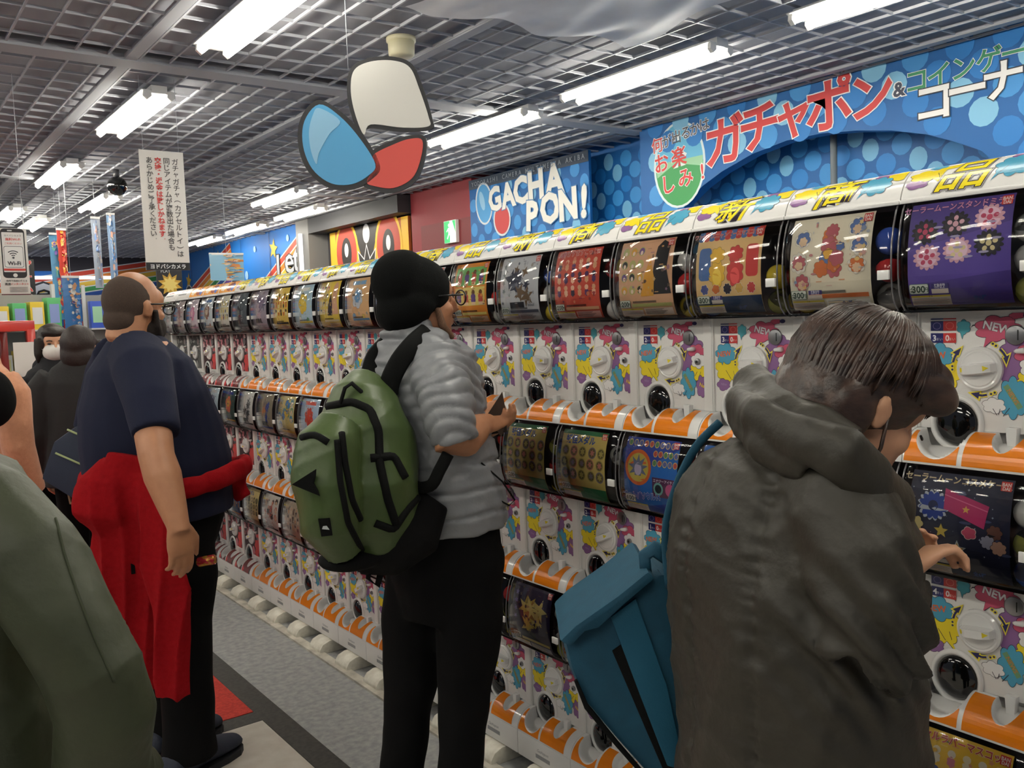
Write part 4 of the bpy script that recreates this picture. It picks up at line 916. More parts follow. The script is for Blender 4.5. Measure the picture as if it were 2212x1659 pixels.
# ---------------------------------------------------------------- things hanging in the aisle
def board(name, u0, v0, u1, v1, Y, th, m, label, cat, tilt=0.0):
    """thin upright board across the aisle at distance Y, from pixel corners; returns root, width, height"""
    A_ = onY(u0, v0, Y); B_ = onY(u1, v1, Y); w_ = B_.x - A_.x; h_ = A_.z - B_.z
    r = empty(name, ((A_.x + B_.x) / 2, Y, B_.z), tilt, label, cat)
    MB().box(-w_ / 2, w_ / 2, 0, th, 0, h_).obj('sheet', m, r, bevel=0.0015 if th > 0.004 else 0)
    return r, w_, h_
PAPER = mat('white_card', (228, 224, 218), 0.55)
CORD = mat('clear_cord', (200, 204, 210), 0.3)
def cords(r, w_, h_, z0):
    for sx in (-0.4, 0.4):
        MB().tube([(sx * w_, 0.003, h_ - 0.01), (sx * w_, 0.003, CEIL - z0)], 0.0012, 5).obj('cord', CORD, r)
r, w_, h_ = board('notice_banner', 299, 322, 411, 584, 5.3, 0.006, PAPER, 'long white hanging notice with vertical black and red writing', 'sign')
cords(r, w_, h_, r.location.z)
a = Art(1e-4); hs = h_ / 262
a.rect(-w_ / 2, 0, w_ / 2, 17 * hs, (26, 26, 28)); a.text('ヨドバシカメラ', 0.0, 8.5 * hs, w_ * 0.118, (232, 232, 232), 0.03)
for i, (st, c) in enumerate((('ガチャガチャ（カプセルトイ）は', (70, 66, 66)), ('同じアイテムが複数出た場合も', (70, 66, 66)), ('交換・返金は致しかねます。', (206, 58, 54)), ('あらかじめご了承ください。', (70, 66, 66)))):
    x = w_ * (0.30 - i * 0.195); y0 = h_ - (22 if i != 2 else 22) * hs; st_ = h_ * (0.81 / 14.6)
    for j, ch in enumerate(st):
        a.text(ch, x + (st_ * 0.3 if ch == '。' else 0), y0 - j * st_ + (st_ * 0.25 if ch == '。' else 0), st_ * (1.05 if ch not in '。ャ' else (0.5 if ch == '。' else 0.95)), c, 0.022 if i == 2 else 0.008, -90 if ch in '（）' else 0)
a.obj('lettering', lambda x, y, h: (x, -0.0004 - h, y), PRINT, r)
r, w_, h_ = board('wireless_notice', -8, 492, 67, 637, 5.6, 0.006, PAPER, 'white hanging card printed with a phone and the word Wi-Fi', 'sign')
cords(r, w_, h_, r.location.z)
a = Art(1e-4); X = lambda u: (u + 8) / 75 * w_ - w_ / 2
Zp = lambda v: (637 - v) / 145 * h_
K = (44, 42, 44); Rd = (206, 70, 60)
a.rrect(X(0), Zp(600), X(61), Zp(493), 0.02, K); a.rrect(X(3), Zp(587), X(58), Zp(501), 0.004, (236, 234, 230)); a.ell(X(31), Zp(594), 0.011, 0.011, (236, 234, 230), 14); a.rrect(X(18), Zp(498.5), X(30), Zp(496), 0.002, (220, 220, 220))
a.text('ヨドバシカメラ', X(31), Zp(508), w_ * 0.085, (120, 116, 112), 0.01); a.text('無料Wi-Fi', X(31), Zp(516), w_ * 0.12, Rd, 0.02); a.text('ご利用ください', X(31), Zp(525), w_ * 0.085, Rd, 0.005)
a.rrect(X(6), Zp(577), X(55), Zp(531), 0.01, (90, 92, 100)); a.rrect(X(7), Zp(576), X(54), Zp(532), 0.009, (240, 239, 236))
for k_, rr in enumerate((0.040, 0.028, 0.016)):
    for i in range(8):
        t0 = math.radians(50 + i * 10); t1 = math.radians(60 + i * 10); cx, cy = X(29), Zp(556)
        a.poly([(cx + rr * math.cos(t0), cy + rr * math.sin(t0)), (cx + rr * math.cos(t1), cy + rr * math.sin(t1)), (cx + (rr - 0.005) * math.cos(t1), cy + (rr - 0.005) * math.sin(t1)), (cx + (rr - 0.005) * math.cos(t0), cy + (rr - 0.005) * math.sin(t0))], (80, 80, 86))
a.ell(X(29), Zp(556), 0.006, 0.006, (80, 80, 86), 10); a.text('Wi-Fi', X(30), Zp(568), w_ * 0.2, (60, 60, 64), 0.025)
a.rect(X(3), Zp(584), X(58), Zp(579.5), Rd); a.text('店内で自由に使える', X(33), Zp(606), w_ * 0.08, K, 0.015); a.text('高速', X(10), Zp(613), w_ * 0.1, K, 0.02); a.text('インターネット', X(40), Zp(613), w_ * 0.09, Rd, 0.02)
for k_ in range(4): a.rect(X(14), Zp(621 + k_ * 3), X(60), Zp(619.8 + k_ * 3), (150, 140, 136))
a.rect(-w_ / 2, 0, w_ / 2, 0.006, (90, 40, 50))
a.obj('lettering', lambda x, y, h: (x, -0.0004 - h, y), PRINT, r)
# cut-out capsule sign: blue half, red half and a plain board between them (the figure on it is left out)
ZS = 3.85
cs = empty('capsule_sign', at(790, 405, ZS), 0, 'hanging cut-out sign of an open blue and red capsule', 'sign')
ub = Vector((FH_.y, -FH_.x, 0))            # board faces the camera side of the aisle
def cutout(nm, pts, off, th, m, edge=None):
    P = [at(u, v, ZS) - cs.location for u, v in pts]
    b = MB(); n = len(P); o0 = FH_ * off; o1 = FH_ * (off + th)
    b.add([p + o0 for p in P] + [p + o1 for p in P], [tuple(range(n)), tuple(range(2 * n - 1, n - 1, -1))] + [(i + n, (i + 1) % n + n, (i + 1) % n, i) for i in range(n)])
    return b.obj(nm, m, cs)
def smoothpts(pts, k=5):
    n = len(pts); out = []
    for i in range(n):
        p0, p1, p2, p3 = pts[i - 1], pts[i], pts[(i + 1) % n], pts[(i + 2) % n]
        for j in range(k):
            t = j / k
            out.append(tuple(0.5 * (2 * p1[q] + (p2[q] - p0[q]) * t + (2 * p0[q] - 5 * p1[q] + 4 * p2[q] - p3[q]) * t * t + (3 * p1[q] - p0[q] - 3 * p2[q] + p3[q]) * t ** 3) for q in (0, 1)))
    return out
def scaled(pts, e):
    cx = sum(p[0] for p in pts) / len(pts); cy = sum(p[1] for p in pts) / len(pts)
    return [(p[0] + e * (p[0] - cx) / math.hypot(p[0] - cx, p[1] - cy), p[1] + e * (p[1] - cy) / math.hypot(p[0] - cx, p[1] - cy)) for p in pts]
SB = mat('sign_black', (34, 34, 38), 0.5); SBL = mat('sign_blue', (78, 160, 210), 0.45); SR = mat('sign_red', (206, 74, 66), 0.45); SW = mat('sign_white', (214, 212, 206), 0.5); SLB = mat('sign_pale_blue', (140, 190, 222), 0.45); SG = mat('sign_lime', (150, 182, 50), 0.5)
blue = smoothpts([(690, 226), (735, 252), (778, 300), (811, 355), (795, 380), (760, 398), (715, 396), (675, 365), (655, 315), (658, 262)])
red = smoothpts([(806, 335), (850, 312), (885, 300), (912, 303), (908, 345), (890, 385), (850, 406), (810, 402), (792, 392), (812, 358)])
car = smoothpts([(765, 150), (800, 132), (850, 130), (885, 145), (905, 190), (925, 250), (925, 272), (870, 275), (800, 268), (785, 290), (765, 240), (757, 190)], 6)
cutout('blue_half_back', scaled(blue, 11), 0.0, 0.012, SB); cutout('blue_half', scaled(blue, 0), -0.004, 0.004, SBL)
cutout('gleam', smoothpts([(690, 234), (735, 262), (712, 290), (690, 330), (684, 355), (672, 325), (668, 285), (676, 250)]), -0.0055, 0.0015, SLB)
cutout('red_half_back', scaled(red, 10), 0.004, 0.012, SB); cutout('red_half', red, 0.0, 0.004, SR)
cutout('middle_back', scaled(car, 9), 0.010, 0.012, SB); cutout('middle_board', car, 0.006, 0.004, SW)
for u_ in (752,):
    MB().tube([at(u_, 150, ZS + 0.01) - cs.location, at(u_, 150, ZS + 0.01) - cs.location + Vector((0, 0, CEIL - at(u_, 150, ZS).z))], 0.0015, 5).obj('cord', CORD, cs)
# dark dome camera
dc = empty('dome_camera', onY(253, 402, 8.4), 0, 'black globe security camera hanging under the ceiling', 'camera')
MB().ell((0, 0, 0), 0.085, 20, 12).obj('globe', BLACKG, dc); MB().tube([(0, 0, 0.07), (0, 0, CEIL - dc.location.z)], 0.025, 10).obj('stem', mat('dark_grey_metal', (60, 60, 64), 0.4), dc)
# hanging printed film banners
def banner(u0, v0, u1, v1, Y, cols, seed, label, skew=0.0):
    A_ = onY(u0, v0, Y); B_ = onY(u1, v1, Y); w_ = B_.x - A_.x; h_ = A_.z - B_.z; rn = random.Random(seed)
    r = empty('film_banner', ((A_.x + B_.x) / 2, Y, B_.z), skew, label, 'banner')
    a = Art(4e-5); a.rect(-w_ / 2, 0, w_ / 2, h_, cols[0])
    n = len(cols)
    for k_ in range(70): a.cloud(rn.uniform(-0.42, 0.42) * w_, rn.uniform(0.03, 0.97) * h_, rn.uniform(0.05, 0.2) * w_, rn.uniform(0.015, 0.06) * h_, cols[rn.randrange(n)], None, 0, rn.randrange(4, 8), rn.random())
    wav = lambda x, y, h: (x, -0.012 * math.sin(x / w_ * 9 + 3 * y) - h, y)
    a.obj('printed_film', wav, GLOSSP, r, cuts=[h_ * i / 8 for i in range(1, 8)], clip=(-w_ / 2, w_ / 2, 0, h_))
    MB().box(-w_ / 2, w_ / 2, -0.006, 0.006, h_ - 0.01, h_ + 0.01).obj('top_bar', WHITEG, r)
    if A_.z < CEIL - 0.02: MB().tube([(0, 0, h_), (0, 0, CEIL - B_.z)], 0.002, 5).obj('cord', CORD, r)
    return r
banner(104, 505, 152, 690, 9.5, [(90, 150, 190), (226, 120, 60), (206, 60, 60), (120, 190, 170), (240, 200, 120), (120, 90, 170)], 1, 'many-coloured shiny banner with red upper corner by the far shelves', 0.3)
banner(120, 495, 151, 600, 9.3, [(206, 70, 60), (240, 160, 60), (226, 90, 70), (250, 210, 120)], 2, 'red and orange shiny banner in front of the many-coloured one', 0.35)
banner(195, 470, 226, 622, 9.0, [(176, 186, 200), (120, 150, 200), (206, 200, 196), (150, 170, 210), (206, 170, 160)], 3, 'slim silvery film banner beside a bluer one', 0.12)
banner(229, 462, 258, 618, 9.0, [(150, 180, 214), (90, 140, 200), (206, 206, 206), (216, 170, 150), (110, 160, 214)], 4, 'slim pale blue film banner beside a silvery one', 0.1)
banner(132, 598, 180, 716, 8.6, [(70, 120, 176), (120, 160, 200), (200, 150, 110), (90, 90, 140), (206, 206, 200)], 5, 'glossy blue poster film hanging behind the masked shopper', 0.1)
banner(452, 548, 528, 606, 8.2, [(150, 200, 226), (240, 200, 120), (226, 150, 90), (90, 140, 206), (240, 214, 190)], 6, 'small pale blue and yellow poster above the machine bank', -0.1)
r, w_, h_ = board('dark_sign', 338, 578, 396, 640, 7.6, 0.03, mat('sign_dark', (30, 28, 30), 0.5), 'small dark sign with a gold burst behind the bald shopper', 'sign')
a = Art(1e-4); a.star(0, h_ * 0.42, 0.1, (206, 160, 60), 10, 0.6); a.star(0, h_ * 0.42, 0.07, (240, 214, 120), 9, 0.6); a.text('PLAY', -0.03, h_ * 0.88, 0.035, (200, 200, 200), 0.01)
a.obj('lettering', lambda x, y, h: (x, -0.0005 - h, y), PRINT, r); MB().tube([(0, 0.015, h_), (0, 0.015, CEIL - r.location.z)], 0.004, 6).obj('rod', CORD, r)
r, w_, h_ = board('shop_sign', 40, 560, 80, 662, 10.5, 0.04, mat('sign_dark', (30, 28, 30), 0.5), 'dark hanging sign with red outlined lettering beside the wireless notice', 'sign')
a = Art(1e-4)
for i, ch in enumerate('ゲーム機'): a.text(ch, 0.0, h_ * (0.88 - i * 0.24), w_ * 0.7, (206, 60, 54), 0.02, 0, 1, [((232, 214, 206), 0.05)])
a.obj('lettering', lambda x, y, h: (x, -0.0005 - h, y), PRINT, r); MB().tube([(0, 0.015, h_), (0, 0.015, CEIL - r.location.z)], 0.004, 6).obj('rod', CORD, r)

# crane game and prize racks along the left of the aisle
GLASS = clear('case_glass', (235, 240, 240), 0.04, 1.4, 0.92)
cg = empty('crane_game', (0.62, 8.0, 0), 0.12, 'red framed crane game cabinet with prizes behind its glass', 'game cabinet')
REDP = mat('red_frame', (206, 56, 44), 0.3, coat=0.3)
for sx in (-0.46, 0.0, 0.46):
    MB().box(sx - 0.03, sx + 0.03, -0.42, -0.36, 0.75, 1.62).obj('post', REDP, cg, bevel=0.006)
    if sx: MB().box(sx - 0.03, sx + 0.03, 0.36, 0.42, 0.75, 1.62).obj('post', REDP, cg, bevel=0.006)
MB().box(-0.49, 0.49, -0.42, 0.42, 1.60, 1.68).obj('canopy', REDP, cg, bevel=0.01)
MB().box(-0.49, 0.49, -0.42, 0.42, 0.05, 0.78).obj('cabinet', mat('cabinet_white', (206, 204, 200), 0.4), cg, bevel=0.01)
MB().box(-0.44, 0.44, -0.40, -0.395, 0.80, 1.60).obj('pane', GLASS, cg); MB().box(-0.46, 0.46, 0.37, 0.38, 0.80, 1.60).obj('back_panel', mat('pale_panel', (196, 206, 210), 0.5), cg)
MB().box(-0.3, 0.3, -0.5, -0.40, 0.70, 0.74).obj('control_shelf', WHITEG, cg, bevel=0.006)
PRC = [(90, 170, 190), (226, 196, 60), (60, 90, 190), (206, 120, 100), (216, 216, 210), (90, 180, 110)]
k_ = 0
for i in range(4):
    for j in range(2):
        c = PRC[k_ % 6]; k_ += 1
        o = empty('plush_prize', cg.matrix_basis @ Vector((-0.33 + i * 0.22, -0.18 + j * 0.3, 0.79)), 0.3 * i, 'small %s plush prize inside the red crane game' % ('teal', 'yellow', 'blue', 'coral', 'white', 'green')[(k_ - 1) % 6], 'plush toy', 'prizes in the crane game')
        m_ = mat('plush_%d' % ((k_ - 1) % 6), c, 0.9)
        MB().ell((0, 0, 0.07), (0.07, 0.06, 0.075)).obj('body', m_, o); MB().ell((0, -0.01, 0.17), (0.055, 0.05, 0.05)).obj('head', m_, o)
        for s in (-1, 1): MB().ell((s * 0.035, -0.01, 0.215), (0.018, 0.012, 0.022), 10, 6).obj('ear', m_, o)
def rack(x, y, rz, n, lab, seed, h0=1.95):
    r = empty('prize_rack', (x, y, 0), rz, lab, 'rack'); rn = random.Random(seed); W_ = 0.9
    WM = mat('rack_white', (214, 214, 212), 0.4)
    for sx in (-W_ / 2, W_ / 2): MB().box(sx - 0.015, sx + 0.015, -0.02, 0.02, 0, h0 + 0.1).obj('upright', WM, r); MB().box(sx - 0.015, sx + 0.015, -0.25, 0.25, 0, 0.05).obj('foot', WM, r)
    MB().box(-W_ / 2, W_ / 2, -0.005, 0.005, 0.1, h0).obj('back_panel', mat('rack_grey', (150, 148, 144), 0.5), r)
    for z in (0.35, 0.8, 1.2, 1.62): MB().box(-W_ / 2, W_ / 2, -0.28, 0.0, z - 0.015, z).obj('shelf', WM, r)
    for z in (0.35, 0.8, 1.2, 1.62):
        for i in range(n):
            w2 = W_ / n * 0.8; hh = rn.uniform(0.18, 0.3); ci = rn.randrange(6)
            p = empty('prize_box', r.matrix_basis @ Vector((-W_ / 2 + (i + 0.5) * W_ / n, -0.15, z)), rz, '%s boxed prize on the %s shelf of the %s' % (('teal', 'yellow', 'blue', 'coral', 'white', 'green')[ci], {0.35: 'lowest', 0.8: 'second', 1.2: 'third', 1.62: 'top'}[z], lab.split(' with ')[0].replace('white ', '')), 'box', lab.split(' with ')[0] + ' boxes')
            MB().box(-w2 / 2, w2 / 2, -0.06, 0.06, 0, hh).obj('carton', mat('carton_%d' % ci, PRC[ci], 0.4), p, bevel=0.003)
            MB().box(-w2 * 0.36, w2 * 0.36, -0.062, -0.06, hh * 0.2, hh * 0.8).obj('window', mat('carton_face_%d' % ((ci + 3) % 6), tuple(int(q * 0.5 + 120) for q in PRC[(ci + 3) % 6]), 0.25), p)
rack(1.15, 9.3, 0.2, 6, 'white prize rack beside the crane game with boxed prizes', 5)
rack(2.35, 9.6, 0.0, 6, 'white prize rack under the slim banners with boxed prizes', 6)
rack(3.4, 12.2, 0.0, 6, 'white prize rack at the far wall with boxed prizes', 8)
rack(0.2, 10.6, 0.15, 6, 'white prize rack behind the crane game with boxed prizes', 9)
st = empty('price_stand', (0.93, 6.6, 0), 0, 'slim white sign stand next to the red crane game', 'stand')
MB().tube([(0, 0, 0.02), (0, 0, 1.5)], 0.018, 10).obj('pole', WHITEG, st); MB().tube([(0, 0, 0), (0, 0, 0.02)], 0.14, 20).obj('base', WHITEG, st); MB().box(-0.07, 0.07, -0.02, -0.012, 1.15, 1.52).obj('card', PAPER, st)
# ---------------------------------------------------------------- people
from mathutils.bvhtree import BVHTree
def remesh(mb, name, voxel, smooth=6, disp=None, origin=Vector((0, 0, 0)), m=None, sharp=None):
    me = mb.mesh(name + '_raw'); ob = bpy.data.objects.new(name + '_raw', me); COL.objects.link(ob)
    md = ob.modifiers.new('r', 'REMESH'); md.mode = 'VOXEL'; md.voxel_size = voxel; md.use_smooth_shade = True
    if smooth: s = ob.modifiers.new('s', 'SMOOTH'); s.factor = 0.5; s.iterations = smooth
    dg = bpy.context.evaluated_depsgraph_get()
    nm = bpy.data.meshes.new_from_object(ob.evaluated_get(dg)); nm.name = name
    bpy.data.objects.remove(ob); bpy.data.meshes.remove(me)
    n = len(nm.vertices); co = np.empty(n * 3, 'f'); nm.vertices.foreach_get('co', co); co = co.reshape(-1, 3)
    if disp is not None:
        no = np.empty(n * 3, 'f'); nm.vertex_normals.foreach_get('vector', no); no = no.reshape(-1, 3)
        co = co + no * np.asarray(disp(co, no), 'f')[:, None]
    co = co - np.array(origin, 'f'); nm.vertices.foreach_set('co', co.astype('f').ravel()); nm.update()
    nm.materials.clear()
    if m is not None: nm.materials.append(m)
    return nm
def bvh(me): return BVHTree.FromPolygons([v.co.copy() for v in me.vertices], [tuple(p.vertices) for p in me.polygons])
def waves(seed, k0, amp, n=5):
    """soft cloth folds: sum of a few plane waves"""
    rn = np.random.RandomState(seed); D = rn.normal(size=(n, 3)); D /= np.linalg.norm(D, axis=1)[:, None]
    K = k0 * rn.uniform(0.6, 1.6, n); PH = rn.uniform(0, 6.28, n)
    def f(c, no):
        w = np.zeros(len(c))
        for d, k, p in zip(D, K, PH): w += np.sin((c @ d) * k + p + 1.5 * np.sin((c @ d[[1, 2, 0]]) * k * 0.6))
        return amp * w / n
    return f
def folds(seed, amp, dirs, k=60):
    """sharp-crested creases running along the given directions"""
    rn = np.random.RandomState(seed)
    def f(c, no):
        w = np.zeros(len(c))
        for d in dirs:
            d = np.array(d) / np.linalg.norm(d); q = c @ d * k + rn.uniform(0, 6) + 2.2 * np.sin(c @ rn.normal(size=3) * 9)
            w += 1 - np.abs(np.sin(q / 2)) ** 0.6 * 1.6
        return amp * w / len(dirs)
    return f
def add(*fs): return lambda c, n: sum(f(c, n) for f in fs)
def frame(fwd, up):
    f = Vector(fwd).normalized(); u = Vector(up); u = (u - f * u.dot(f)).normalized(); r = f.cross(u)
    return Matrix((r, f, u)).transposed()          # columns: right, forward, up
class Person:
    def __init__(s, xy, label, skin, group=None):
        s.o = Vector((xy[0], xy[1], 0)); s.root = empty('person', s.o, 0, label, 'person', group); s.skin = skin
    def solid(s, name, mb, voxel, m, smooth=6, disp=None, parent=None):
        me = remesh(mb, name, voxel, smooth, disp, s.o, m); o = link(name, me, parent or s.root); return o
    def raw(s, name, mb, m, parent=None, bevel=0):
        me = mb.mesh(name, m, bevel)
        for v in me.vertices: v.co -= s.o
        return link(name, me, parent or s.root)
def head_into(mb, c, R, k=1.0, jaw=1.0, nose=1.0, ears=1.0):
    def P(x, y, z): return Vector(c) + R @ (Vector((x, y, z)) * k)
    E = lambda x, y, z, a, b, d: mb.ell(P(x, y, z), (a * k, b * k, d * k), 20, 14, R)
    E(0, -0.012, 0.025, 0.076, 0.096, 0.098); E(0, 0.035, -0.04, 0.060, 0.060, 0.075); E(0, 0.055, -0.088, 0.036 * jaw, 0.036, 0.03)
    E(0, 0.062, 0.03, 0.058, 0.034, 0.045); E(0.036, 0.062, -0.028, 0.024, 0.022, 0.024); E(-0.036, 0.062, -0.028, 0.024, 0.022, 0.024)
    mb.tube([P(0, 0.090, 0.018), P(0, 0.104, -0.006), P(0, 0.112 * nose, -0.026), P(0, 0.092, -0.034)], [0.008 * k, 0.010 * k, 0.0135 * k, 0.010 * k], 10)
    E(0, 0.090, -0.056, 0.022, 0.012, 0.007); E(0, 0.089, -0.066, 0.019, 0.012, 0.007)
    if ears:
        for s in (-1, 1):
            E(s * 0.079, -0.010, -0.012, 0.009, 0.018 * ears, 0.029 * ears); E(s * 0.085, -0.018, 0.0, 0.006, 0.013 * ears, 0.020 * ears)
def hand_into(mb, wr, d, nrm, side, curl=(0.5, 0.6, 0.7, 0.8), thumb=0.6, k=1.0):
    """wr wrist, d finger direction, nrm back-of-hand normal, side = +1/-1 thumb along +/- (d x nrm)"""
    d = Vector(d).normalized(); n = Vector(nrm); n = (n - d * n.dot(d)).normalized(); s = d.cross(n) * side
    wr = Vector(wr)
    mb.tube([wr - d * 0.03 * k, wr, wr + d * 0.03 * k, wr + d * 0.065 * k, wr + d * 0.09 * k], [(0.030 * k, 0.027 * k), (0.030 * k, 0.024 * k), (0.038 * k, 0.020 * k), (0.042 * k, 0.016 * k), (0.038 * k, 0.012 * k)], 16, up=n)
    L = ((0.040, 0.026, 0.020), (0.045, 0.030, 0.022), (0.042, 0.028, 0.021), (0.033, 0.021, 0.018))
    for i in range(4):
        p = wr + d * (0.086 - 0.004 * abs(i - 1)) * k + s * (0.030 - 0.020 * i) * k; a = 0.15 + 0.2 * curl[i]; pts = [p - d * 0.012 * k, p]
        for j in range(3):
            dirv = d * math.cos(a) - n * math.sin(a); p = p + dirv * L[i][j] * k; pts.append(p); a += curl[i] * (0.9 if j == 0 else 0.75)
        mb.tube(pts, [0.0098 * k, 0.0098 * k, 0.0090 * k, 0.0082 * k, 0.0068 * k], 10); mb.ell(pts[-1], 0.0070 * k, 10, 8)
    p = wr + d * 0.022 * k + s * 0.030 * k; dv = (d * 0.75 + s * 0.55 - n * 0.35 * thumb).normalized(); q = p + dv * 0.038 * k; dv2 = (d * 0.85 + s * (0.35 - 0.6 * thumb) - n * 0.5 * thumb).normalized(); q2 = q + dv2 * 0.032 * k; q3 = q2 + dv2 * 0.022 * k
    mb.tube([p - dv * 0.015 * k, p, q, q2, q3], [0.014 * k, 0.0145 * k, 0.0115 * k, 0.0095 * k, 0.0075 * k], 10); mb.ell(q3, 0.0078 * k, 10, 8)
def shoe(P, name, heel, toe, m, sole, w=0.048, h=0.075):
    heel = Vector(heel); toe = Vector(toe); d = toe - heel; L = d.length; d.normalize()
    b = MB(); q = []
    prof_ = [(0.0, 0.85, 0.55), (0.06, 1.0, 0.9), (0.25, 1.0, 1.0), (0.45, 0.95, 0.9), (0.65, 1.06, 0.70), (0.85, 1.0, 0.55), (0.97, 0.75, 0.42), (1.0, 0.45, 0.3)]
    b.tube([heel + d * (t * L) + Vector((0, 0, 0.02 + h * hh / 2)) for t, ww, hh in prof_], [(w * ww, h * hh / 2) for t, ww, hh in prof_], 16, up=(0, 0, 1))
    o = P.solid(name, b, 0.006, m, 4)
    s = MB(); r_ = d.cross(Vector((0, 0, 1))); out = []
    for t, ww in ((0, 0.6), (0.03, 0.9), (0.25, 1.0), (0.45, 0.95), (0.68, 1.1), (0.88, 1.0), (0.98, 0.65), (1.01, 0.3)): out.append((t, ww))
    ring = [heel + d * (t * L) + r_ * (w * 1.05 * ww) for t, ww in out] + [heel + d * (t * L) - r_ * (w * 1.05 * ww) for t, ww in out[::-1]]
    n = len(ring); s.add([p + Vector((0, 0, 0.0 - p.z + 0.001)) for p in ring] + [p + Vector((0, 0, 0.026 - p.z)) for p in ring], [tuple(range(n)), tuple(range(n, 2 * n))] + [(i, (i + 1) % n, (i + 1) % n + n, i + n) for i in range(n)])
    P.raw('sole', s, sole, o)
    return o
def sp(P_, k=5):
    P_ = [Vector(p) for p in P_]; out = []
    for i in range(len(P_) - 1):
        a0, a1, a2, a3 = P_[max(0, i - 1)], P_[i], P_[i + 1], P_[min(len(P_) - 1, i + 2)]
        for j in range(k):
            t = j / k; out.append(0.5 * (2 * a1 + (a2 - a0) * t + (2 * a0 - 5 * a1 + 4 * a2 - a3) * t * t + (3 * a1 - a0 - 3 * a2 + a3) * t ** 3))
    return out + [P_[-1]]
def floorxy(p): return Vector((p.x, p.y, 0))
def drop(p, z): return Vector((p.x, p.y, z))
def on(tree, P, u, v, off=0.002):
    """point on a built surface seen along a sight line, lifted by off (local to the person)"""
    d = ray(u, v).normalized(); h = tree.ray_cast(CAM - P.o, d)
    if h[0] is None: return None
    return h[0] + (h[1] if h[1].dot(d) < 0 else -h[1]) * off
def strip(P, name, tree, path, r, m, parent, off=0.001, n=8, flat=None):
    pts = []
    for (u0, v0), (u1, v1) in zip(path[:-1], path[1:]):
        k = max(2, int(math.hypot(u1 - u0, v1 - v0) / 8))
        for i in range(k):
            t = i / k; q = on(tree, P, u0 + (u1 - u0) * t, v0 + (v1 - v0) * t, off)
            if q is not None: pts.append(q)
    if len(pts) < 2: return None
    sm = [pts[0]] + [(pts[i - 1] + pts[i] * 2 + pts[i + 1]) / 4 for i in range(1, len(pts) - 1)] + [pts[-1]]
    return MB().tube(sm, r if flat is None else [flat] * len(sm), n).obj(name, m, parent)
SKIN = mat('skin_tan', (182, 130, 96), 0.5, noise=(30, (170, 116, 84), 0.3), bump=(220, 0.12, 0.002))
SKIN2 = mat('skin_light', (212, 162, 128), 0.5, noise=(30, (200, 146, 114), 0.3), bump=(220, 0.1, 0.002))
NAVY = mat('navy_cotton', (25, 29, 50), 0.9, spec=0.25, bump=(260, 0.25, 0.002))
BLACKC = mat('black_cotton', (11, 11, 12), 0.9, spec=0.15, bump=(240, 0.2, 0.002))
REDC = mat('red_fleece', (154, 20, 27), 0.95, spec=0.1, noise=(60, (136, 12, 18), 0.3), bump=(320, 0.5, 0.003))
PUFF = mat('grey_puffer', (128, 130, 134), 0.42, bump=(70, 0.25, 0.004))
OLIVB = mat('brown_olive_parka', (50, 46, 37), 0.55, noise=(12, (43, 40, 32), 0.3), bump=(28, 0.35, 0.010))
OLIVG = mat('olive_green_jacket', (60, 66, 44), 0.55, noise=(8, (52, 57, 38), 0.3), bump=(26, 0.3, 0.010))
BEAN = mat('black_knit', (13, 14, 14), 0.95, spec=0.15, bump=(420, 0.6, 0.003))
HAIRD = mat('dark_hair', (34, 26, 22), 0.5, bump=(120, 0.6, 0.004))
STUB = mat('stubble', (96, 72, 56), 0.8, noise=(260, (140, 102, 78), 0.3))
GREENB = mat('green_nylon', (74, 92, 48), 0.42, noise=(9, (62, 80, 42), 0.3), bump=(30, 0.25, 0.006))
WEB = mat('black_webbing', (11, 12, 12), 0.85, spec=0.2, bump=(300, 0.3, 0.002))
TEAL = mat('teal_canvas', (10, 74, 98), 0.75, noise=(40, (8, 64, 86), 0.3), bump=(320, 0.3, 0.002))
RIGHTH = Vector((FH_.y, -FH_.x, 0)); UPV = Vector((0, 0, 1))

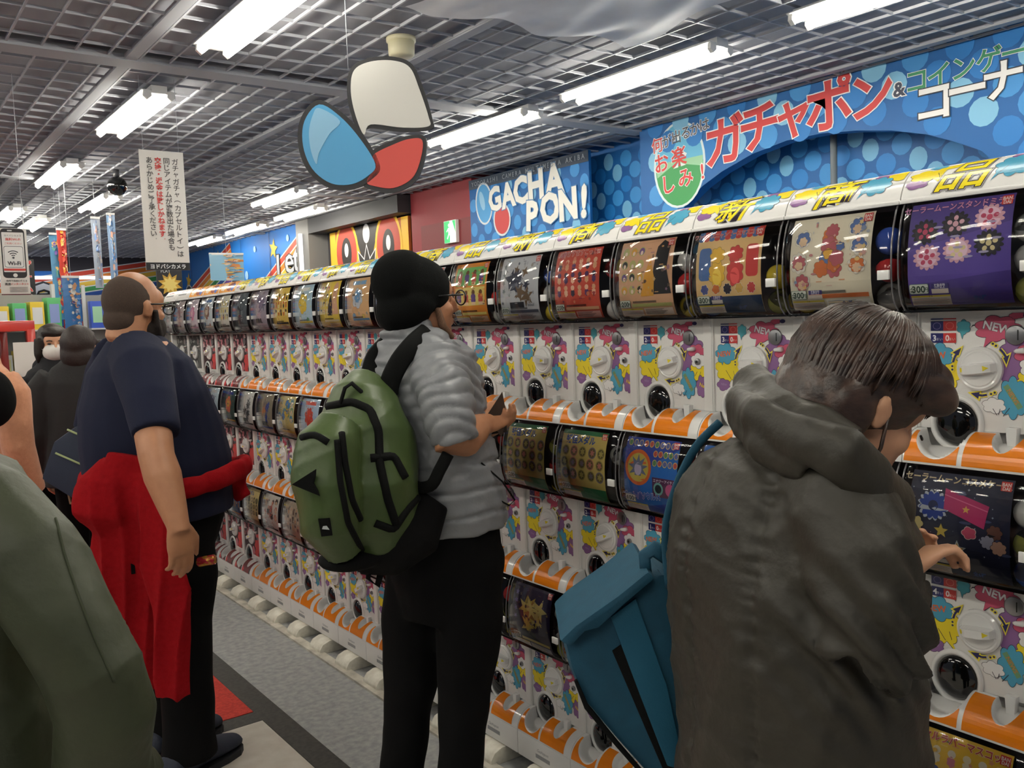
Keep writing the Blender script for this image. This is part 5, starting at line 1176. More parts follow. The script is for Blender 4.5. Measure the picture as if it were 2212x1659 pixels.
# ---- shopper in navy T-shirt
def bald():
    z0 = 3.05
    hp = at(345, 1080, z0); P = Person((hp.x, hp.y), 'person in navy T-shirt with a red hoodie tied around the waist', SKIN)
    fv = Vector((math.cos(math.radians(12)), math.sin(math.radians(12)), 0)); rv = Vector((fv.y, -fv.x, 0))
    b = MB(); hc = at(293, 664, z0); hf = (fv + FH_ * 0.45 - UPV * 0.10).normalized(); R = frame(hf, UPV)
    head_into(b, hc, R, 0.98, 1.1)
    nk = at(288, 735, z0)
    b.tube([hc + R @ Vector((0, -0.025, -0.03)), hc + R @ Vector((0, -0.04, -0.09)), nk, nk - UPV * 0.08], [0.066, 0.066, 0.074, 0.09], 16)
    b.ell(hc + R @ Vector((0, -0.055, -0.085)), (0.055, 0.04, 0.05), 12, 8, R)
    ts = [at(292, 745, z0), at(300, 800, z0), at(318, 900, z0), at(338, 1000, z0), at(345, 1090, z0)]
    b.tube(ts, [(0.15, 0.09), (0.20, 0.14), (0.21, 0.18), (0.21, 0.20), (0.19, 0.17)], 20, up=fv)
    sR, eR, wR = at(312, 800, 2.84), at(338, 985, 2.66), at(384, 1132, 2.60)
    b.tube([sR, (sR + eR) / 2, eR, eR.lerp(wR, 0.3), eR.lerp(wR, 0.7), wR, wR + (wR - eR).normalized() * 0.03], [0.062, 0.060, 0.053, 0.056, 0.044, 0.034, 0.030], 16)
    sL, eL, wL = at(248, 800, 3.26), at(192, 975, 3.36), at(225, 1110, 3.42)
    b.tube([sL, eL, wL], [0.06, 0.05, 0.033], 14)
    kR, aR, kL, aL = at(395, 1340, 3.02), at(408, 1590, 2.99), at(365, 1340, 3.16), at(372, 1560, 3.18)
    b.tube([at(365, 1100, 3.0), kR, aR], [0.10, 0.065, 0.045], 14); b.tube([at(345, 1100, 3.12), kL, aL], [0.10, 0.065, 0.045], 14)
    hand_into(b, wR, at(394, 1210, 2.60) - wR, -FH_ * 0.55 + RIGHTH * 0.6, -1, (0.45, 0.5, 0.55, 0.6), 0.5, 1.04)
    hand_into(b, wL, (fv * 0.4 - UPV), -rv, -1)
    body = P.solid('body', b, 0.0055, SKIN, 4)
    # beard, cropped hair, glasses
    c = MB(); c.ell(hc + R @ Vector((0, 0.045, -0.070)), (0.066, 0.066, 0.060), 18, 12, R); c.ell(hc + R @ Vector((0, 0.068, -0.105)), (0.036, 0.034, 0.030), 14, 10, R)
    for s in (-1, 1): c.tube([hc + R @ Vector((s * 0.070, 0.022, -0.01)), hc + R @ Vector((s * 0.063, 0.035, -0.06)), hc + R @ Vector((s * 0.045, 0.06, -0.095))], [(0.013, 0.010), (0.02, 0.012), (0.02, 0.014)], 10)
    P.solid('beard', c, 0.005, mat('black_beard', (38, 30, 26), 0.9, bump=(300, 0.6, 0.003)), 3)
    c = MB(); c.ell(hc + R @ Vector((0, -0.030, 0.020)), (0.0785, 0.088, 0.090), 24, 16, R); c.ell(hc + R @ Vector((0, -0.062, -0.045)), (0.062, 0.050, 0.055), 18, 12, R)
    P.solid('cropped_hair', c, 0.005, mat('cropped_hair', (58, 46, 40), 0.9, noise=(240, (74, 58, 48), 0.3), bump=(500, 0.5, 0.002)), 3)
    g = MB(); hp_ = [Vector((0.083, -0.02, 0.006)), Vector((0.082, 0.05, 0.012)), Vector((0.072, 0.105, 0.010)), Vector((0.03, 0.113, 0.010))]
    g.tube([hc + R @ q for q in hp_] + [hc + R @ Vector((-q.x, q.y, q.z)) for q in hp_[::-1]], 0.0028, 8)
    gl = P.raw('glasses', g, mat('glasses_black', (16, 16, 18), 0.3))
    for s in (-1, 1):
        q = MB(); rr = [hc + R @ Vector((s * 0.038 + 0.03 * math.cos(t), 0.108, 0.0 + 0.02 * math.sin(t))) for t in [2 * math.pi * i / 16 for i in range(17)]]
        q.tube(rr, 0.0022, 6, cap=False); P.raw('lens_rim', q, mat('glasses_black', (16, 16, 18), 0.3), gl)
    # T-shirt
    c = MB()
    ts = [at(290, 728, z0), at(292, 745, z0), at(300, 790, z0), at(312, 860, z0), at(328, 940, z0), at(343, 1010, z0), at(352, 1070, z0), at(356, 1112, z0)]
    c.tube(ts, [(0.085, 0.085), (0.135, 0.105), (0.215, 0.165), (0.235, 0.205), (0.24, 0.235), (0.24, 0.245), (0.235, 0.235), (0.23, 0.23)], 24, up=fv)
    c.ell(at(375, 985, 3.05), (0.17, 0.17, 0.17)); c.ell(at(392, 1040, 3.06), (0.16, 0.16, 0.14))
    c.tube([at(296, 765, 2.97), at(308, 800, 2.86), at(326, 870, 2.76), at(336, 938, 2.70)], [0.095, 0.094, 0.080, 0.072], 18)
    c.tube([at(262, 770, 3.17), at(238, 810, 3.27), at(208, 900, 3.36), at(200, 930, 3.36)], [0.095, 0.092, 0.078, 0.072], 18)
    P.solid('t_shirt', c, 0.008, NAVY, 8, add(waves(3, 16, 0.007), folds(4, 0.0022, [(0.5, 0.2, 0.8), (0.2, 0.6, -0.7)], 34)))
    # trousers
    c = MB(); c.tube([at(350, 1075, z0), at(352, 1120, z0), at(356, 1170, 3.06)], [(0.205, 0.20), (0.21, 0.205), (0.19, 0.17)], 20, up=fv)
    c.tube([at(372, 1150, 3.0), at(396, 1250, 3.0), kR, at(404, 1470, 3.01), aR, drop(aR, 0.07)], [(0.125, 0.135), 0.115, 0.098, 0.088, 0.088, 0.095], 18)
    c.tube([at(345, 1150, 3.15), at(352, 1250, 3.16), kL, at(368, 1470, 3.18), aL, drop(aL, 0.07)], [0.125, 0.112, 0.098, 0.088, 0.088, 0.095], 18)
    P.solid('trousers', c, 0.010, BLACKC, 6, waves(8, 24, 0.006))
    NS = mat('navy_shoe', (34, 40, 56), 0.7, bump=(200, 0.3, 0.002)); SO = mat('dark_sole', (26, 28, 34), 0.7)
    dr = (onZ(520, 1612, 0) - floorxy(aR)); dr.z = 0; dr.normalize()
    s1 = shoe(P, 'shoe', floorxy(aR) - dr * 0.10, floorxy(aR) + dr * 0.215, NS, SO, 0.056, 0.10)
    q = Art(1e-4); q.ell(-0.016, 0, 0.004, 0.004, (170, 176, 180), 10); q.rect(-0.006, -0.003, 0.016, 0.004, (150, 156, 160))
    dl = (dr * 0.9 + RIGHTH * 0.1).normalized(); shoe(P, 'shoe', floorxy(aL) - dl * 0.10, floorxy(aL) + dl * 0.20, NS, SO, 0.056, 0.10)
    # red hoodie around the waist
    c = MB()
    c.tube([at(258, 1000, 2.84), at(240, 1045, 2.80), at(232, 1100, 2.80), at(243, 1150, 2.82)], [(0.06, 0.04), (0.105, 0.07), (0.11, 0.075), (0.06, 0.04)], 18, up=FH_)
    c.tube([at(300, 985, 2.80), at(290, 1060, 2.79), at(280, 1200, 2.82), at(285, 1330, 2.86), at(312, 1440, 2.88), at(325, 1490, 2.88)], [(0.10, 0.03), (0.13, 0.042), (0.13, 0.042), (0.115, 0.036), (0.075, 0.028), (0.03, 0.015)], 18, up=FH_)
    c.tube([at(325, 1020, 2.78), at(340, 1110, 2.76), at(358, 1250, 2.75), at(374, 1380, 2.76), at(380, 1505, 2.77)], [(0.05, 0.03), (0.066, 0.034), (0.066, 0.034), (0.064, 0.030), (0.056, 0.026)], 18, up=FH_)
    hd = P.solid('hoodie', c, 0.007, REDC, 4, add(waves(12, 22, 0.008), lambda p, n: 0.013 * (1 - 1.5 * np.abs(np.sin((p @ np.array(RIGHTH)) * 44 + 1.6 * np.sin(p[:, 2] * 5))) ** 0.7) * np.clip((1.15 - p[:, 2]) * 3, 0, 1)))
    ring = []; cc = at(352, 1030, z0)
    for i in range(33):
        t = 2 * math.pi * i / 32; ring.append(cc + rv * (0.255 * math.cos(t)) + fv * (0.265 * math.sin(t) + 0.02) + UPV * (0.02 * math.sin(t * 2)))
    w_ = MB(); w_.tube(ring, [(0.024 + 0.005 * math.sin(i * 2.3), 0.036) for i in range(33)], 12, cap=False, up=UPV)
    kn = at(500, 1035, 3.14); w_.ell(kn, (0.05, 0.045, 0.045)); w_.tube([kn, kn + Vector((0.03, -0.03, -0.07))], [0.035, 0.03], 10)
    P.solid('tied_sleeves', w_, 0.008, REDC, 4, waves(5, 60, 0.006), hd)
    t = bvh(hd.data)
    q = on(t, P, 287, 1225, 0.001)
    if q is not None:
        MB().box(-0.006, 0.006, -0.001, 0.001, -0.022, 0.022).obj('hem_mark', BLACKC, hd).location = q
    # bright tin showing at the pocket
    tp = at(447, 1211, 2.86); cn = MB(); ax = (RIGHTH + UPV * 0.15).normalized()
    cn.tube([tp - ax * 0.032, tp - ax * 0.026, tp + ax * 0.024, tp + ax * 0.03], [0.013, 0.017, 0.017, 0.013], 16)
    o = cn.obj('pocket_tin', mat('tin_print', (190, 150, 60), 0.25, metal=0.5, noise=(60, (180, 50, 60), 0.06))); tag(o, 'small colourful tin poking from the black trouser pocket', 'tin')
    # navy shoulder bag on the back
    bg = empty('shoulder_bag', at(190, 1060, 3.34), 0, 'navy shoulder bag with pale green zip edging', 'bag')
    c = MB(); ctr = at(200, 1005, 3.34) - bg.location; ax = (RIGHTH * 0.86 - UPV * 0.5).normalized(); ay = (RIGHTH * 0.5 + UPV * 0.86).normalized(); az = FH_
    pts = [(-0.13, -0.12), (0.13, -0.14), (0.14, 0.10), (-0.10, 0.13), (-0.15, 0.03)]
    c.prism(pts, lambda x, y: ctr + ax * x + ay * y - az * 0.06, lambda x, y: ctr + ax * x + ay * y + az * 0.07)
    c.obj('pouch', mat('navy_bag', (34, 42, 62), 0.7, bump=(200, 0.3, 0.002)), bg, bevel=0.02)
    ZIP = mat('pale_green_zip', (150, 160, 110), 0.5)
    for oy in (0.10, 0.0):
        MB().tube([ctr + ax * -0.12 + ay * oy - az * 0.064, ctr + ax * 0.02 + ay * (oy + 0.01) - az * 0.066, ctr + ax * 0.13 + ay * (oy - 0.02) - az * 0.064], 0.004, 8).obj('zip', ZIP, bg)
    sp = MB(); sp.tube([at(235, 930, 3.30) - bg.location, at(205, 860, 3.24) - bg.location, at(230, 760, 3.15) - bg.location], [(0.018, 0.004)] * 3, 8); sp.obj('strap', WEB, bg)
    MB().tube([ctr + ax * -0.04 - ay * 0.13, ctr - ay * 0.17 - ax * 0.01, ctr + ax * 0.06 - ay * 0.14], 0.006, 8).obj('loop', mat('tan_strap', (150, 110, 80), 0.6), bg)
bald()

# ---- shopper in grey puffer jacket and beanie
def beanie():
    z0 = 2.50
    hp = at(965, 1150, z0); P = Person((hp.x, hp.y), 'person in grey puffer jacket, black beanie and black trousers holding a wallet', SKIN)
    ph = math.radians(14); fv = Vector((math.cos(ph), math.sin(ph), 0)); rv = Vector((fv.y, -fv.x, 0))
    b = MB(); hc = at(906, 652, z0); hf = Vector((1.0, -0.10, 0.04)).normalized(); R = frame(hf, UPV)
    head_into(b, hc, R, 1.0, 1.0, 1.0, 0.55)
    nk = at(898, 720, z0); b.tube([hc + R @ Vector((0, -0.02, -0.04)), nk, nk - UPV * 0.10], [0.058, 0.06, 0.075], 14)
    b.tube([at(895, 760, z0), at(915, 880, z0), at(945, 1000, z0), at(962, 1130, z0)], [(0.15, 0.08), (0.15, 0.10), (0.14, 0.10), (0.15, 0.11)], 18, up=fv)
    sR, eR, wR = at(952, 785, 2.36), at(978, 965, 2.26), at(1038, 918, 2.40)
    b.tube([sR, eR, eR.lerp(wR, 0.35), eR.lerp(wR, 0.75), wR, wR + (wR - eR).normalized() * 0.03], [0.032, 0.048, 0.052, 0.044, 0.034, 0.031], 16)
    sL, eL, wL = at(835, 785, 2.66), at(945, 990, 2.82), at(1045, 935, 2.56)
    b.tube([sL, eL, wL], [0.05, 0.045, 0.03], 14)
    kR, aR, kL, aL = at(1008, 1440, 2.47), at(995, 1659, 2.44), at(888, 1440, 2.56), at(868, 1659, 2.55)
    b.tube([at(985, 1170, 2.45), kR, aR, drop(aR, 0.09)], [0.085, 0.06, 0.045, 0.042], 12); b.tube([at(930, 1170, 2.56), kL, aL, drop(aL, 0.09)], [0.085, 0.06, 0.045, 0.042], 12)
    hand_into(b, wR, at(1072, 895, 2.46) - wR, -FH_ * 0.7 + UPV * 0.55 + RIGHTH * 0.3, -1, (0.85, 0.95, 1.0, 1.05), 0.8, 1.08)
    hand_into(b, wL, at(1078, 925, 2.50) - wL, -UPV * 0.8 + FH_ * 0.3, 1, (0.6, 0.6, 0.65, 0.7), 0.7, 0.98)
    P.solid('body', b, 0.005, SKIN, 4)
    c = MB()
    for s in (-1, 1): c.tube([hc + R @ Vector((s * 0.069, 0.02, -0.02)), hc + R @ Vector((s * 0.062, 0.035, -0.07)), hc + R @ Vector((s * 0.040, 0.065, -0.098)), hc + R @ Vector((0, 0.085, -0.10))], [(0.010, 0.008), (0.018, 0.010), (0.02, 0.012), (0.018, 0.012)], 10)
    c.tube([hc + R @ Vector((-0.03, 0.09, -0.048)), hc + R @ Vector((0, 0.10, -0.045)), hc + R @ Vector((0.03, 0.09, -0.048))], 0.007, 8)
    P.solid('beard', c, 0.004, STUB, 3)
    g = MB(); BL = mat('glasses_black', (16, 16, 18), 0.3)
    hp_ = [Vector((0.080, 0.02, 0.012)), Vector((0.075, 0.10, 0.012)), Vector((0.03, 0.116, 0.012))]; g.tube([hc + R @ q for q in hp_] + [hc + R @ Vector((-q.x, q.y, q.z)) for q in hp_[::-1]], 0.0026, 8)
    gl = P.raw('glasses', g, BL)
    for s in (-1, 1):
        q = MB(); rr = [hc + R @ Vector((s * 0.038 + 0.031 * math.cos(t), 0.112, 0.004 + 0.021 * math.sin(t))) for t in [2 * math.pi * i / 16 for i in range(17)]]
        q.tube(rr, 0.0022, 6, cap=False); P.raw('lens_rim', q, BL, gl)
    # beanie
    c = MB(); c.ell(hc + R @ Vector((0, -0.012, 0.035)), (0.090, 0.104, 0.094), 24, 16, R); c.ell(hc + R @ Vector((0, -0.050, 0.060)), (0.084, 0.085, 0.088), 22, 14, R); c.ell(hc + R @ Vector((0, -0.050, -0.022)), (0.086, 0.078, 0.070), 22, 14, R)
    c.tube([hc + R @ Vector((0, -0.02, 0.022)), hc + R @ Vector((0, -0.012, 0.045))], [(0.088, 0.105), (0.090, 0.106)], 28, up=R @ Vector((0, 1, 0)))
    for s in (-1, 1): c.ell(hc + R @ Vector((s * 0.066, -0.030, -0.004)), (0.028, 0.048, 0.045), 16, 10, R)
    bo = P.solid('beanie', c, 0.006, BEAN, 4, waves(7, 26, 0.004))
    # trousers
    c = MB(); c.tube([at(960, 1100, z0), at(962, 1160, z0), at(962, 1240, 2.51), at(958, 1330, 2.51)], [(0.165, 0.14), (0.17, 0.15), (0.165, 0.15), (0.13, 0.12)], 20, up=fv)
    c.tube([at(1005, 1190, 2.46), at(1012, 1330, 2.46), kR, at(1000, 1560, 2.455), aR, drop(aR, 0.075)], [(0.10, 0.115), 0.100, 0.086, 0.070, 0.066, 0.072], 18)
    c.tube([at(915, 1190, 2.56), at(896, 1330, 2.56), kL, at(880, 1560, 2.56), aL, drop(aL, 0.075)], [(0.10, 0.11), 0.098, 0.084, 0.070, 0.066, 0.072], 18)
    P.solid('trousers', c, 0.009, BLACKC, 6, waves(21, 30, 0.006))
    SHO = mat('black_shoe', (24, 24, 26), 0.5); SO = mat('dark_sole', (26, 28, 34), 0.7)
    shoe(P, 'shoe', floorxy(aR) - fv * 0.08, floorxy(aR) + fv * 0.20, SHO, SO); shoe(P, 'shoe', floorxy(aL) - fv * 0.08, floorxy(aL) + fv * 0.20, SHO, SO)
    # jacket: quilted body, high collar, pushed-up sleeves
    c = MB()
    c.tube([at(890, 735, z0), at(892, 752, z0), at(898, 780, z0), at(906, 840, z0), at(925, 930, z0), at(945, 1020, z0), at(962, 1090, z0), at(968, 1138, z0)],
           [(0.10, 0.085), (0.15, 0.10), (0.20, 0.125), (0.205, 0.14), (0.195, 0.145), (0.195, 0.15), (0.19, 0.155), (0.18, 0.15)], 26, up=fv)
    c.tube([at(892, 752, z0), at(886, 722, z0), at(880, 702, z0)], [(0.098, 0.092), (0.078, 0.080), (0.080, 0.080)], 24, up=fv)
    a0, a1, a2, a3 = at(944, 792, 2.40), at(962, 850, 2.31), at(975, 920, 2.27), at(985, 955, 2.27)
    c.tube([at(920, 772, 2.46), a0, a1, a2, a3], [0.088, 0.086, 0.076, 0.070, 0.062], 20)
    c.tube([at(868, 772, 2.58), at(838, 790, 2.66), at(880, 900, 2.76), at(935, 985, 2.83), at(990, 962, 2.72)], [0.086, 0.084, 0.072, 0.066, 0.056], 18)
    ax_ = np.array((a3 - a0).normalized()); A0 = np.array(a0)
    def quilt(p, n):
        t = (p - A0) @ ax_; rad = np.linalg.norm((p - A0) - t[:, None] * ax_, axis=1)
        arm = (rad < 0.115) & (t > -0.03) & (t < 0.34)
        zz = p[:, 2] + 0.010 * np.sin(p[:, 0] * 17 + p[:, 1] * 13)
        dd = np.abs((zz / 0.068 + 0.5) % 1.0 - 0.5) * 0.068; body = (1 - np.exp(-(dd / 0.0065) ** 2)) * (0.75 + 0.25 * np.cos(dd * 46)) + 0.12 * np.sin(p[:, 0] * 120 + p[:, 1] * 90) * np.exp(-(dd / 0.018) ** 2)
        tt = t + 0.008 * np.sin(p[:, 0] * 40 + p[:, 2] * 23)
        sl = np.abs(np.sin(tt * math.pi / 0.036)) ** 0.7
        return np.where(arm, 0.0075 * sl, 0.010 * body) - 0.006 + 0.003 * np.sin(p[:, 0] * 61 + p[:, 1] * 47 + p[:, 2] * 25)
    jk = P.solid('puffer_jacket', c, 0.0065, PUFF, 5, add(quilt, waves(31, 30, 0.005), folds(33, 0.002, [(0.3, 0.5, 0.8), (0.6, -0.4, 0.6)], 70)))
    # wallet in the hands
    wl_ = empty('wallet', at(1075, 930, 2.46), 0, 'open dark brown wallet held by the shopper in the grey jacket', 'wallet')
    c = MB(); cc = wl_.location
    q = [at(1050, 900, 2.40) - cc, at(1085, 846, 2.43) - cc, at(1095, 900, 2.46) - cc, at(1084, 945, 2.44) - cc]
    th = FH_ * 0.008
    c.add([p for p in q] + [p + th for p in q], [(0, 1, 2, 3), (7, 6, 5, 4), (0, 4, 5, 1), (1, 5, 6, 2), (2, 6, 7, 3), (3, 7, 4, 0)])
    c.obj('leather_flap', mat('brown_leather', (62, 46, 36), 0.55, bump=(120, 0.3, 0.002)), wl_, bevel=0.002)
    MB().box(-0.03, 0.03, -0.004, 0.012, -0.008, 0.02).obj('note_pocket', mat('dark_leather', (36, 28, 24), 0.6), wl_, bevel=0.002)
    # green backpack
    bp = empty('backpack', at(760, 1212, 2.30), 0, 'green nylon backpack with black zips worn over the grey jacket', 'backpack')
    Q = Person.__new__(Person); Q.o = bp.location.copy(); Q.root = bp
    c = MB()
    c.tube([at(800, 815, 2.38), at(790, 850, 2.35), at(785, 930, 2.32), at(790, 1040, 2.30), at(800, 1130, 2.30), at(805, 1185, 2.30)], [(0.04, 0.05), (0.085, 0.085), (0.135, 0.125), (0.15, 0.14), (0.14, 0.13), (0.09, 0.09)], 24, up=fv)
    c.tube([at(735, 905, 2.20), at(712, 950, 2.17), at(702, 1040, 2.15), at(715, 1130, 2.16), at(745, 1190, 2.20)], [(0.06, 0.05), (0.085, 0.075), (0.088, 0.085), (0.082, 0.08), (0.06, 0.055)], 22, up=fv)
    main = Q.solid('main_pouch', c, 0.0065, GREENB, 4, add(waves(41, 22, 0.008), folds(42, 0.006, [(0.4, 0.3, 0.8), (-0.5, 0.4, 0.6)], 42)))
    t = bvh(main.data)
    def st(nm, path, r, m=WEB, flat=None): return strip(Q, nm, t, path, r, m, bp, 0.0, 8, (r, r) if flat is None else flat)
    st('zip', [(700, 880), (760, 868), (800, 885), (818, 930), (820, 1000), (838, 1080), (858, 1140)], 0.011)
    st('zip', [(652, 945), (680, 938), (700, 950), (718, 962)], 0.009); st('zip', [(738, 935), (745, 1000), (760, 1080), (782, 1130)], 0.0085); st('zip', [(728, 950), (735, 1040), (752, 1130), (785, 1195)], 0.008)
    st('side_strap', [(800, 990), (850, 985), (880, 1040)], 0.011); st('side_strap', [(810, 1130), (850, 1145), (880, 1100), (925, 1050)], 0.010)
    lb = MB()
    q = [on(t, Q, *uv, 0.003) for uv in ((688, 1120), (712, 1118), (718, 1155), (695, 1158))]
    if all(x is not None for x in q):
        lb.add(q + [p + FH_ * 0.004 for p in q], [(0, 1, 2, 3), (7, 6, 5, 4), (0, 4, 5, 1), (1, 5, 6, 2), (2, 6, 7, 3), (3, 7, 4, 0)]); pt = lb.obj('label_patch', WEB, bp)
        lo = MB(); m0 = sum(q, Vector()) / 4 - FH_ * 0.001; lo.add([m0 + RIGHTH * -0.008 - UPV * 0.004, m0 + RIGHTH * 0.010 - UPV * 0.006, m0 - RIGHTH * 0.002 + UPV * 0.012], [(0, 1, 2)]); lo.obj('patch_mark', mat('patch_white', (190, 196, 196), 0.5), pt)
    h = MB(); h.tube([at(735, 872, 2.24) - Q.o, at(745, 838, 2.24) - Q.o, at(760, 828, 2.25) - Q.o, at(785, 850, 2.26) - Q.o, at(800, 868, 2.27) - Q.o], [(0.007, 0.004)] * 5, 8); h.obj('haul_loop', WEB, bp)
    h = MB(); ec = at(676, 1045, 2.055) - Q.o; h.add([ec + UPV * 0.0, ec - RIGHTH * 0.05 - UPV * 0.0, ec + RIGHTH * 0.01 + UPV * 0.035, ec + RIGHTH * 0.015 - UPV * 0.03, ec + FH_ * 0.03], [(0, 1, 2), (0, 3, 1), (1, 3, 4), (1, 4, 2), (0, 2, 4), (0, 4, 3)]); h.obj('gear_tab', WEB, bp)
    c = MB(); c.tube([at(935, 1075, 2.33), at(890, 1140, 2.31), at(830, 1190, 2.29), at(770, 1205, 2.27)], [0.05, 0.09, 0.075, 0.045], 18); c.ell(at(760, 1205, 2.24), (0.09, 0.08, 0.03), 18, 10); Q.solid('padded_base', c, 0.007, mat('black_base', (12, 12, 13), 0.9, spec=0.2), 3)
    for pth in ([(925, 716, 2.42), (892, 745, 2.36), (858, 790, 2.34), (838, 850, 2.34), (850, 940, 2.34), (885, 1040, 2.30), (928, 1050, 2.26), (950, 1015, 2.25), (968, 980, 2.25)], [(838, 742, 2.52), (812, 770, 2.46), (798, 815, 2.42)]):
        q_ = sp([at(*p) - Q.o for p in pth]); h = MB(); h.tube(q_, [(0.027, 0.009) if i < 16 else (0.016, 0.006) for i in range(len(q_))], 10, up=-FH_); h.obj('shoulder_strap', WEB, bp)
    h = MB(); h.tube([at(800, 1208, 2.25) - Q.o, at(795, 1250, 2.26) - Q.o, at(815, 1265, 2.26) - Q.o, at(826, 1225, 2.28) - Q.o], [(0.011, 0.004)] * 4, 8); h.obj('tail_strap', WEB, bp)
    h = MB(); h.tube([at(1040, 1000, 2.36) - P.o, at(1085, 1040, 2.40) - P.o, at(1112, 1080, 2.42) - P.o, at(1100, 1092, 2.42) - P.o, at(1078, 1080, 2.40) - P.o], 0.0025, 6); h.obj('earphone_cord', WEB, P.root)
    return P
beanie()

# ---- shopper in the brown-olive parka
def parka():
    z0 = 1.26
    hp = at(1705, 1500, z0); P = Person((hp.x, hp.y), 'person with brown bobbed hair in a brownish olive hooded parka, head bowed', SKIN2)
    ph = math.radians(-12); fv = Vector((math.cos(ph), math.sin(ph), 0)); rv = Vector((fv.y, -fv.x, 0))
    b = MB(); hc = at(1852, 868, 1.24); hf = (RIGHTH * 0.84 + FH_ * 0.22 - UPV * 0.52).normalized(); R = frame(hf, UPV * 0.8 + RIGHTH * 0.25)
    head_into(b, hc, R, 0.93, 0.9, 0.9, 0.85)
    nk = at(1775, 985, z0); b.tube([hc + R @ Vector((0, -0.03, -0.04)), nk.lerp(hc, 0.4), nk, nk - UPV * 0.1], [0.05, 0.052, 0.056, 0.07], 14)
    b.tube([at(1725, 1040, z0), at(1715, 1200, z0), at(1710, 1450, z0), at(1710, 1700, z0)], [(0.14, 0.08), (0.14, 0.09), (0.13, 0.09), (0.15, 0.10)], 18, up=fv)
    sR, eR, wR = at(1815, 1085, 1.12), at(1888, 1405, 1.07), at(1938, 1242, 1.09)
    b.tube([sR, at(1876, 1320, 1.065), at(1902, 1402, 1.06), at(1930, 1345, 1.075), wR, wR + UPV * 0.02], [0.04, 0.034, 0.030, 0.028, 0.025, 0.022], 14)
    sL, eL, wL = at(1600, 1060, 1.46), at(1720, 1450, 1.55), at(1885, 1245, 1.34)
    b.tube([sL, eL, wL], [0.04, 0.034, 0.024], 14)
    hip = at(1712, 1659, z0)
    for s in (-1, 1):
        h0 = drop(hip, 0.80) + rv * 0.085 * s; b.tube([h0, drop(h0, 0.45) + fv * 0.01, drop(h0, 0.08)], [0.085, 0.06, 0.042], 12)
    hand_into(b, wR, FH_ * 0.30 + RIGHTH * 0.80 + UPV * 0.35, FH_ * 0.25 + UPV * 0.9 - RIGHTH * 0.1, -1, (0.85, 0.92, 1.0, 1.0), 0.5, 0.72)
    hand_into(b, wL, RIGHTH * 0.7 + FH_ * 0.2 + UPV * 0.3, FH_ * 0.9 - UPV * 0.3, 1, (1.0, 1.0, 1.0, 1.0), 0.6, 0.76)
    body = P.solid('body', b, 0.0042, SKIN2, 4)
    # hair: bob with layered strands
    c = MB()
    E = lambda x, y, z, a_, b_, d_: c.ell(hc + R @ Vector((x, y, z)), (a_, b_, d_), 24, 16, R)
    E(0, -0.020, 0.034, 0.086, 0.100, 0.092); E(0, -0.055, -0.010, 0.080, 0.066, 0.085); E(0, 0.060, 0.066, 0.066, 0.046, 0.040); E(0, 0.080, 0.056, 0.056, 0.022, 0.024); E(0, -0.075, -0.06, 0.062, 0.045, 0.055)
    E(0.062, 0.040, 0.052, 0.022, 0.058, 0.030); E(-0.066, 0.040, 0.030, 0.022, 0.060, 0.055); E(0.07, -0.05, -0.02, 0.018, 0.035, 0.05)
    HB = bpy.data.materials.new('brown_hair'); HB.use_nodes = True; nt = HB.node_tree; bs = nt.nodes['Principled BSDF']
    tc = nt.nodes.new('ShaderNodeTexCoord'); mp = nt.nodes.new('ShaderNodeMapping'); nz = nt.nodes.new('ShaderNodeTexNoise'); rp = nt.nodes.new('ShaderNodeValToRGB'); bu = nt.nodes.new('ShaderNodeBump')
    # strands run from crown to tips: stretch the noise along the head's fall line
    mp.inputs['Rotation'].default_value = (0.3, 0.75, 0.2); mp.inputs['Scale'].default_value = (9, 60, 60); nz.inputs['Scale'].default_value = 1.0; nz.inputs['Detail'].default_value = 5
    nt.links.new(tc.outputs['Object'], mp.inputs[0]); nt.links.new(mp.outputs[0], nz.inputs['Vector']); nt.links.new(nz.outputs['Fac'], rp.inputs[0]); nt.links.new(rp.outputs[0], bs.inputs['Base Color']); nt.links.new(nz.outputs['Fac'], bu.inputs['Height']); nt.links.new(bu.outputs[0], bs.inputs['Normal'])
    rp.color_ramp.elements[0].position = 0.35; rp.color_ramp.elements[0].color = (*lin((40, 29, 25)), 1); rp.color_ramp.elements[1].position = 0.68; rp.color_ramp.elements[1].color = (*lin((72, 51, 41)), 1)
    bu.inputs['Strength'].default_value = 0.6; bu.inputs['Distance'].default_value = 0.004; bs.inputs['Roughness'].default_value = 0.38
    hr = P.solid('hair', c, 0.005, HB, 5, waves(61, 55, 0.004))
    rn = random.Random(4); lk = MB()                 # locks sweeping from the parting down to the tips
    for i in range(300):
        a_ = rn.uniform(-3.0, 1.3); wob = rn.uniform(-0.2, 0.2); bk = max(0.0, min(1.0, (-a_ - 0.15) * 2.0)); end = 74 + 72 * bk + rn.uniform(-8, 10); pts = []; k0 = 1.0 + rn.uniform(-0.01, 0.02)
        for j in range(8):
            t_ = j / 7; dg = 8 + t_ * (end + 4); th = math.radians(min(dg, 90)); aa = a_ + wob * t_; dz_ = max(0.0, dg - 90) * 0.0019; sh_ = 1 - max(0.0, dg - 90) * 0.0035
            pts.append(hc + R @ (Vector((0.089 * sh_ * math.sin(th) * math.cos(aa), -0.018 + (0.105 + 0.012 * max(0.0, math.sin(aa))) * sh_ * math.sin(th) * math.sin(aa), 0.034 + 0.096 * math.cos(th) - dz_)) * k0) - P.o)
        lk.tube(pts, [0.0008, 0.003, 0.0040, 0.0044, 0.0044, 0.0038, 0.0026, 0.0006], 5)
    o = lk.obj('hair_locks', HB, hr); o['kind'] = 'stuff'
